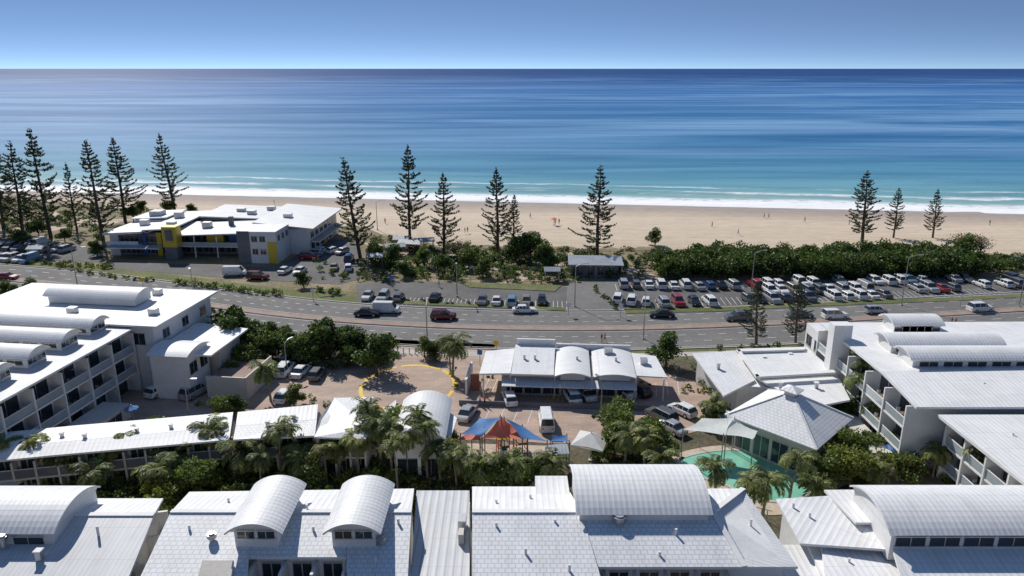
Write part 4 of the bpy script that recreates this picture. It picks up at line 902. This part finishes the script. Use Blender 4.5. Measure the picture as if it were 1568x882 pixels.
# ------------------------------------------------------------------ cars
CC = {'white': (.78, .78, .77), 'silver': (.45, .46, .47), 'grey': (.14, .145, .15), 'black': (.02, .02, .022), 'red': (.3, .02, .025), 'maroon': (.14, .012, .018), 'blue': (.03, .08, .22), 'gold': (.35, .3, .22), 'lblue': (.2, .35, .5)}
for k, c in CC.items():
    m, nt, b = newmat('car_paint_'+k); nt.links.new(mixc(nt, ramp(nt, noise(nt, pos(nt), 2, 3), [(.4, (0, 0, 0)), (.6, (1, 1, 1))]), tuple(x*.88 for x in c), c), b.inputs['Base Color'])
    b.inputs['Roughness'].default_value = .28; b.inputs['Coat Weight'].default_value = .6; b.inputs['Metallic'].default_value = .0 if k in ('white', 'red') else .35; M['cp_'+k] = m
KIND = {  # belt-line profile ; cabin: x rear base, rear top, front top, front base, roof z
    'sedan': dict(L=4.6, w=.88, belt=[(-2.3, .62), (-2.2, .86), (-1.3, .95), (.9, .93), (2.0, .76), (2.3, .55)], cab=(-1.75, -1.05, .25, 1.05, 1.44)),
    'hatch': dict(L=4.1, w=.86, belt=[(-2.05, .7), (-2.0, .95), (-1.2, .97), (.9, .93), (1.8, .78), (2.05, .55)], cab=(-2.0, -1.6, .3, 1.15, 1.5)),
    'suv': dict(L=4.7, w=.94, belt=[(-2.35, .8), (-2.3, 1.08), (-1.2, 1.1), (1.0, 1.08), (2.1, .98), (2.35, .7)], cab=(-2.28, -1.95, .45, 1.2, 1.78)),
    'van': dict(L=5.0, w=.95, belt=[(-2.5, .8), (-2.48, 1.15), (-1.2, 1.17), (1.4, 1.15), (2.3, .95), (2.5, .65)], cab=(-2.47, -2.38, 1.15, 1.85, 2.1))}
def car_mesh(kind, colr):
    K = KIND[kind]; p = Part(); pm = 'cp_'+colr; w = K['w']; bl = K['belt']
    st = []
    for i, (x, z) in enumerate(bl):
        ww = w*(.86 if i in (0, len(bl)-1) else (.95 if i in (1, len(bl)-2) else 1))
        st.append([(x, -ww*.93, .24), (x, -ww, .45), (x, -ww, z-.14), (x, -ww*.9, z), (x, ww*.9, z), (x, ww, z-.14), (x, ww, .45), (x, ww*.93, .24)])
    for a, b in zip(st[:-1], st[1:]):
        for i in range(8): p.poly([a[i], b[i], b[(i+1) % 8], a[(i+1) % 8]], pm)
    p.poly(st[0], pm); p.poly(st[-1][::-1], pm)
    a, b, c, d, zr = K['cab']
    def zb(x):
        for (x0, z0), (x1, z1) in zip(bl[:-1], bl[1:]):
            if x0 <= x <= x1: return z0+(z1-z0)*(x-x0)/(x1-x0)-.01
        return .9
    wb, wt = w*.86, w*.70
    q = {k: [(x, s_*ww, z) for s_ in (-1, 1)] for k, x, z, ww in (('a', a, zb(a), wb), ('b', b, zr-.05, wt), ('c', c, zr-.05, wt), ('d', d, zb(d), wb))}
    p.poly([q['a'][0], q['b'][0], q['b'][1], q['a'][1]], 'glass'); p.poly([q['d'][0], q['c'][0], q['c'][1], q['d'][1]], 'glass')
    for s_ in (0, 1):
        p.poly([q['a'][s_], q['b'][s_], q['c'][s_], q['d'][s_]], 'glass' if kind != 'van' else pm)
        sg = -1 if s_ == 0 else 1
        for x in (b+.05, (b+c)/2, c-.02):   # pillars
            f = [(x-.05, sg*(wb+.01), zb(x)), (x+.05, sg*(wb+.01), zb(x)), (x+.05, sg*(wt+.012), zr-.04), (x-.05, sg*(wt+.012), zr-.04)]; p.poly(f, pm)
    r0 = [(b-.08, -wt-.02, zr-.05), (c+.08, -wt-.02, zr-.05), (c+.08, wt+.02, zr-.05), (b-.08, wt+.02, zr-.05)]; r1 = [(b+.05, -wt*.88, zr+.02), (c-.05, -wt*.88, zr+.02), (c-.05, wt*.88, zr+.02), (b+.05, wt*.88, zr+.02)]
    p.poly(r1, pm)
    for i in range(4): p.poly([r0[i], r0[(i+1) % 4], r1[(i+1) % 4], r1[i]], pm)
    e = K['L']/2
    for sg in (-1, 1):
        p.poly([(e-.03, sg*w*.8, .58), (e+.01, sg*w*.45, .56), (e-.01, sg*w*.45, .68), (e-.07, sg*w*.8, .7)], 'lampw')
        z = bl[0][1]; p.poly([(-e-.01, sg*w*.8, z-.12), (-e-.01, sg*w*.5, z-.12), (-e-.01, sg*w*.5, z+.02), (-e-.01, sg*w*.8, z+.02)], 'lampred')
        for x in (-e*.6, e*.62):
            R = .33; n = 12; yo, yi = sg*(w+.01), sg*(w-.2)
            ring = [(x+R*math.cos(t*2*math.pi/n), R+R*math.sin(t*2*math.pi/n)) for t in range(n)]
            p.poly([(X, yo, Z) for X, Z in ring], 'tyre'); p.poly([(x+(X-x)*.6, yo+sg*.006, R+(Z-R)*.6) for X, Z in ring], 'frame')
            for i in range(n): A, B = ring[i], ring[(i+1) % n]; p.poly([(A[0], yo, A[1]), (B[0], yo, B[1]), (B[0], yi, B[1]), (A[0], yi, A[1])], 'tyre')
        p.poly([(d-.25, sg*(wb+.02), zb(d)+.02), (d-.1, sg*(wb+.2), zb(d)+.04), (d-.1, sg*(wb+.2), zb(d)+.17), (d-.25, sg*(wb+.02), zb(d)+.15)], pm)
    o = p.obj('tmp'); me = o.data; bpy.data.objects.remove(o); return me
cache = {}
def car(px, py, yaw, colr=None, kind=None, z=.1, wp=None, name='parked_car'):
    colr = colr or random.choices(['white', 'silver', 'grey', 'black', 'red', 'blue', 'gold', 'lblue'], [46, 18, 14, 12, 3, 4, 3, 1])[0]
    kind = kind or random.choices(['sedan', 'hatch', 'suv', 'van'], [28, 28, 38, 4])[0]
    if (kind, colr) not in cache: cache[(kind, colr)] = car_mesh(kind, colr)
    p = wp if wp is not None else W(px, py)
    o = link(bpy.data.objects.new({'van': 'parked_van' if name == 'parked_car' else 'van'}.get(kind, name), cache[(kind, colr)]))
    o.location = (p[0], p[1], z); o.rotation_euler[2] = yaw
    return o
def row(x0, y0, x1, y1, n, skip=.1, turn=0.0):
    a, b_ = W(x0, y0), W(x1, y1); base = math.atan2(b_.y-a.y, b_.x-a.x)+math.pi/2+turn
    n = min(n, max(1, int((b_-a).length/2.45)))
    for i in range(n):
        if random.random() < skip: continue
        q = a.lerp(b_, (i+.5)/n); yy = base+(math.pi if random.random() < .4 else 0)+random.uniform(-.04, .04)
        car(0, 0, yy, wp=(q.x+random.uniform(-.12, .12), q.y+random.uniform(-.35, .35)))
row(552, 458, 622, 460, 7, .1); row(655, 459, 704, 461, 5, .1); row(728, 465, 840, 466, 12, .04)
row(548, 446, 600, 446, 4, .5); row(945, 440, 1060, 441, 13, .12); row(935, 462, 1000, 466, 6, .1); row(1003, 468, 1098, 466, 10, .06); row(1060, 443, 1250, 436, 20, .12)
row(1118, 464, 1245, 459, 13, .1); row(1265, 458, 1360, 454, 10, .1); row(1170, 450, 1330, 444, 17, .12); row(1260, 436, 1400, 432, 14, .35); row(1395, 446, 1465, 444, 8, .1); row(1495, 440, 1580, 438, 9, .15); row(1400, 432, 1640, 428, 16, .7)
row(-60, 380, 110, 386, 22, .15); row(-60, 396, 55, 401, 14, .15); row(-60, 371, 70, 376, 12, .4)
row(500, 412, 545, 414, 4, .2, .3); row(520, 400, 548, 400, 3, .2); row(505, 386, 545, 392, 4, .3); row(470, 400, 490, 385, 3, .2); row(425, 418, 470, 420, 4, .3)
for a in [(360, 422, .1, 'white', 'van'), (395, 428, -.1, 'maroon', 'suv'), (562, 484, -.05, 'black', 'sedan'), (592, 479, -.05, 'white', 'van'), (679, 489, 0, 'maroon', 'suv'), (803, 479, .05, 'white', 'sedan'), (1013, 486, 3.1, 'black', 'sedan'),
          (1130, 491, 3.2, 'grey', 'suv'), (1500, 477, .15, 'white', 'suv'), (1278, 488, .1, 'white', 'suv'), (1225, 486, .1, 'grey', 'sedan'), (12, 428, -.1, 'red', 'sedan'), (1340, 480, .1, 'silver', 'hatch')]:
    car(a[0], a[1], a[2], a[3], a[4], .1, name='car')
for a in [(437, 572, 1.5, 'white', 'suv'), (440, 556, 1.4, 'silver', 'hatch'), (412, 578, 1.4, 'gold', 'sedan'), (437, 612, 1.4, 'white', 'hatch'), (245, 604, 1.2, 'white', 'hatch'), (368, 582, 1.3, 'grey', 'suv'), (875, 613, 1.75, 'white', 'suv'), (896, 608, 1.9, 'white', 'sedan'),
          (953, 604, 2.1, 'white', 'sedan'), (978, 604, 2.1, 'black', 'hatch'), (836, 652, 1.6, 'white', 'van'), (716, 638, 1.3, 'silver', 'sedan'), (1012, 644, 2.2, 'grey', 'suv'), (1026, 660, 2.2, 'silver', 'sedan'), (1044, 634, 2.2, 'white', 'hatch'), (462, 574, 1.4, 'white', 'sedan'), (395, 585, 1.3, 'white', 'suv'), (486, 578, 1.5, 'grey', 'hatch'), (780, 616, 1.75, 'white', 'hatch'), (300, 606, 1.2, 'silver', 'suv')]:
    car(*a)

# ------------------------------------------------------------------ street furniture
def lamp(p, h, yaw, arm=2.2):
    def f(g):
        for k in range(6):
            z0, z1 = h*k/6, h*(k+1)/6; r0, r1 = .12-.06*k/6, .12-.06*(k+1)/6
            for i in range(8):
                a, b = i*math.pi/4, (i+1)*math.pi/4
                g.poly('pole', [(r0*math.cos(a), r0*math.sin(a), z0), (r0*math.cos(b), r0*math.sin(b), z0), (r1*math.cos(b), r1*math.sin(b), z1), (r1*math.cos(a), r1*math.sin(a), z1)], 'steel')
        pr = (0, h)
        for k in range(1, 6):
            t = k/5; q = (arm*t, h+.55*math.sin(t*1.5)); g.slab('arm', [(pr[0], -.045, pr[1]), (q[0], -.045, q[1]), (q[0], .045, q[1]), (pr[0], .045, pr[1])], .09, 'steel', 'steel'); pr = q
        g.box('head', arm-.1, arm+.65, -.16, .16, h+.44, h+.56, 'frame'); g.box('base', -.2, .2, -.2, .2, 0, .25, 'concrete')
    single('street_lamp', f, (p[0], p[1], .08), yaw)
for x, y, h, yw in [(1380, 468, 9.5, 0), (1150, 446, 8, .2), (655, 541, 8, 1.6), (120, 445, 8.5, .3), (300, 478, 8.5, -1.2), (880, 470, 8, .2), (700, 455, 7, -1.5), (985, 520, 9, 1.6), (100, 652, 7, .3), (290, 640, 5, 0), (920, 640, 5, 2), (1560, 470, 9, 2), (440, 575, 5, 1), (578, 352, 8, 0), (1560, 545, 8, 2)]: lamp(W(x, y), h, yw, 1.0 if h < 6 else 2.0)
def sign(p, yaw, mat='white'):
    def f(g):
        g.box('post', -.04, .04, -.04, .04, 0, 2.6, 'steel'); g.box('panel', -.4, .4, -.07, -.045, 1.8, 2.6, mat)
    single('traffic_sign', f, (p[0], p[1], .05), yaw)
for x, y, mt in [(600, 440, 'sail_blue'), (870, 484, 'white'), (950, 486, 'white'), (760, 545, 'yellow'), (480, 462, 'white'), (220, 444, 'yellow'), (1470, 470, 'white'), (270, 470, 'white'), (735, 560, 'sail_blue')]: sign(W(x, y), random.uniform(-.3, .3), mt)
def bollard(p):
    def f(g):
        g.prism('post', [(.09*math.cos(i*.785), .09*math.sin(i*.785)) for i in range(8)], 0, .85, 'white'); g.prism('cap', [(.11*math.cos(i*.785), .11*math.sin(i*.785)) for i in range(8)], .852, .93, 'greywall')
    single('bollard', f, (p[0], p[1], .09))
for i in range(8): bollard(W(600+i*9, 541+i*.5))
def fence(name, pts, h=1.0, mat='frame'):
    L = smooth(pw(pts), 8); p = Part()
    for i in range(len(L)-1):
        a, b = L[i], L[i+1]
        for z in (h, h*.55): p.poly([(a.x, a.y, z-.04), (b.x, b.y, z-.04), (b.x, b.y, z+.04), (a.x, a.y, z+.04)], mat)
        for k in range(max(1, int((b-a).length/2.2))):
            q = a.lerp(b, k/max(1, int((b-a).length/2.2)))
            for dx, dy in ((.05, 0), (0, .05)): p.poly([(q.x-dx, q.y-dy, 0), (q.x+dx, q.y+dy, 0), (q.x+dx, q.y+dy, h), (q.x-dx, q.y-dy, h)], mat)
    p.obj(name)
fence('timber_fence', [(560, 430), (700, 431), (870, 436)], .9, 'trimwood'); fence('timber_fence', [(940, 428), (1200, 429), (1568, 422), (1700, 420)], 1.0, 'trimwood')
fence('pool_fence', [(1040, 730), (1100, 775), (1180, 800)], 1.3, 'frame'); fence('dune_fence', [(560, 368), (700, 384), (1000, 389), (1568, 397)], .9, 'trimwood')

# ------------------------------------------------------------------ people
def person_mesh(idx, walk, shirt, pants):
    J = [((0, 0, .95), .13), ((0, 0, 1.2), .12), ((0, 0, 1.42), .13), ((0, 0, 1.52), .055), ((0.01, 0, 1.62), .095), ((0.0, 0, 1.74), .075)]
    E = [(0, 1), (1, 2), (2, 3), (3, 4), (4, 5)]
    def add(pts, root):
        pr = root
        for c, r in pts: J.append((c, r)); E.append((pr, len(J)-1)); pr = len(J)-1
    for s_ in (-1, 1):
        f = s_*walk
        add([((0, s_*.1, .9), .095), ((.16*f, s_*.1, .5), .065), ((.26*f-.05, s_*.1, .09), .042), ((.26*f+.1, s_*.1, .04), .035)], 0)
        add([((0, s_*.19, 1.40), .055), ((-.10*f, s_*.24, 1.12), .042), ((-.2*f+.07, s_*.23, .87), .032), ((-.22*f+.1, s_*.22, .78), .03)], 2)
    me = bpy.data.meshes.new('p'); me.from_pydata([c for c, r in J], E, []); o = link(bpy.data.objects.new('p', me))
    o.modifiers.new('s', 'SKIN')
    for i, (c, r) in enumerate(J): me.skin_vertices[0].data[i].radius = (r, r)
    me.skin_vertices[0].data[0].use_root = True
    ss = o.modifiers.new('u', 'SUBSURF'); ss.levels = 1; bpy.context.view_layer.update()
    dg = bpy.context.evaluated_depsgraph_get(); m2 = bpy.data.meshes.new_from_object(o.evaluated_get(dg)); bpy.data.objects.remove(o)
    m2.materials.clear()
    for k in ('skin', shirt, pants, 'hair'): m2.materials.append(M[k])
    for f in m2.polygons:
        z = f.center.z; x = f.center.x; y = abs(f.center.y); mi = 0
        if .95 < z < 1.47 and (y < .22 or z > 1.2): mi = 1
        elif .48 < z <= .95 and y < .19: mi = 2
        elif z > 1.68 or (z > 1.56 and x < -.03): mi = 3
        f.material_index = mi; f.use_smooth = True
    return m2
PM = [person_mesh(0, 1, 'sail_white', 'sail_blue'), person_mesh(1, .8, 'sail_or', 'tyre'), person_mesh(2, .15, 'tyre', 'cream'), person_mesh(3, -.9, 'lampred', 'greywall')]
for i, (x, y) in enumerate([(735, 622), (742, 622), (921, 526), (926, 525), (1170, 333), (1177, 333), (712, 358), (716, 357), (812, 335), (590, 345), (420, 312), (1090, 350), (1300, 345), (850, 347), (856, 346), (1232, 340), (672, 440), (300, 437), (1456, 500), (1462, 501), (1130, 360), (760, 352), (510, 330), (222, 455), (228, 456), (800, 420), (660, 395), (900, 560), (370, 340), (1380, 340), (1515, 345)]):
    p = W(x, y, 0)
    z = .1
    if p.y > 205: p = W(x, y, -.5); z = beach_z(p.x, p.y)
    o = link(bpy.data.objects.new('person', PM[i % 4])); o.location = (p.x, p.y, z); o.rotation_euler[2] = random.random()*6.28

# ------------------------------------------------------------------ light, sky, camera
EL = math.radians(41); AZ = math.radians(-31)
sd = Vector((math.sin(AZ)*math.cos(EL), math.cos(AZ)*math.cos(EL), math.sin(EL)))
L = bpy.data.lights.new('sun', 'SUN'); L.energy = 4.8; L.angle = math.radians(.53); L.color = (1, .955, .89)
lo = link(bpy.data.objects.new('sun', L)); lo.rotation_euler = (-sd).to_track_quat('-Z', 'Y').to_euler(); lo.location = (0, 0, 200)
w = bpy.data.worlds.new('World'); scene.world = w; w.use_nodes = True; nt = w.node_tree; bg = nt.nodes['Background']
sk = N(nt, 'ShaderNodeTexSky', sky_type='NISHITA'); sk.sun_disc = False; sk.sun_elevation = EL; sk.sun_rotation = AZ
sk.air_density = 1.0; sk.dust_density = 0.0; sk.ozone_density = 3.0; sk.altitude = 50
tc = N(nt, 'ShaderNodeTexCoord'); sp_ = N(nt, 'ShaderNodeSeparateXYZ'); nt.links.new(tc.outputs['Generated'], sp_.inputs[0])
cb = N(nt, 'ShaderNodeCombineXYZ'); nt.links.new(sp_.outputs[0], cb.inputs[0]); nt.links.new(sp_.outputs[1], cb.inputs[1])
nt.links.new(math_n(nt, 'MULTIPLY_ADD', math_n(nt, 'MAXIMUM', sp_.outputs[2], 0.0), 7.5, 0.15), cb.inputs[2])
nm = N(nt, 'ShaderNodeVectorMath', operation='NORMALIZE'); nt.links.new(cb.outputs[0], nm.inputs[0])
nt.links.new(nm.outputs[0], sk.inputs['Vector'])
nt.links.new(sk.outputs[0], bg.inputs[0]); bg.inputs[1].default_value = .12
cam = bpy.data.cameras.new('camera'); cam.sensor_width = 36; cam.lens = F/1568*36; cam.clip_end = 60000; cam.clip_start = .5
co = link(bpy.data.objects.new('camera', cam)); co.location = (0, 0, H); co.rotation_euler = (math.pi/2-PITCH, 0, 0); scene.camera = co
scene.view_settings.view_transform = 'Standard'; scene.view_settings.look = 'None'; scene.view_settings.exposure = 0
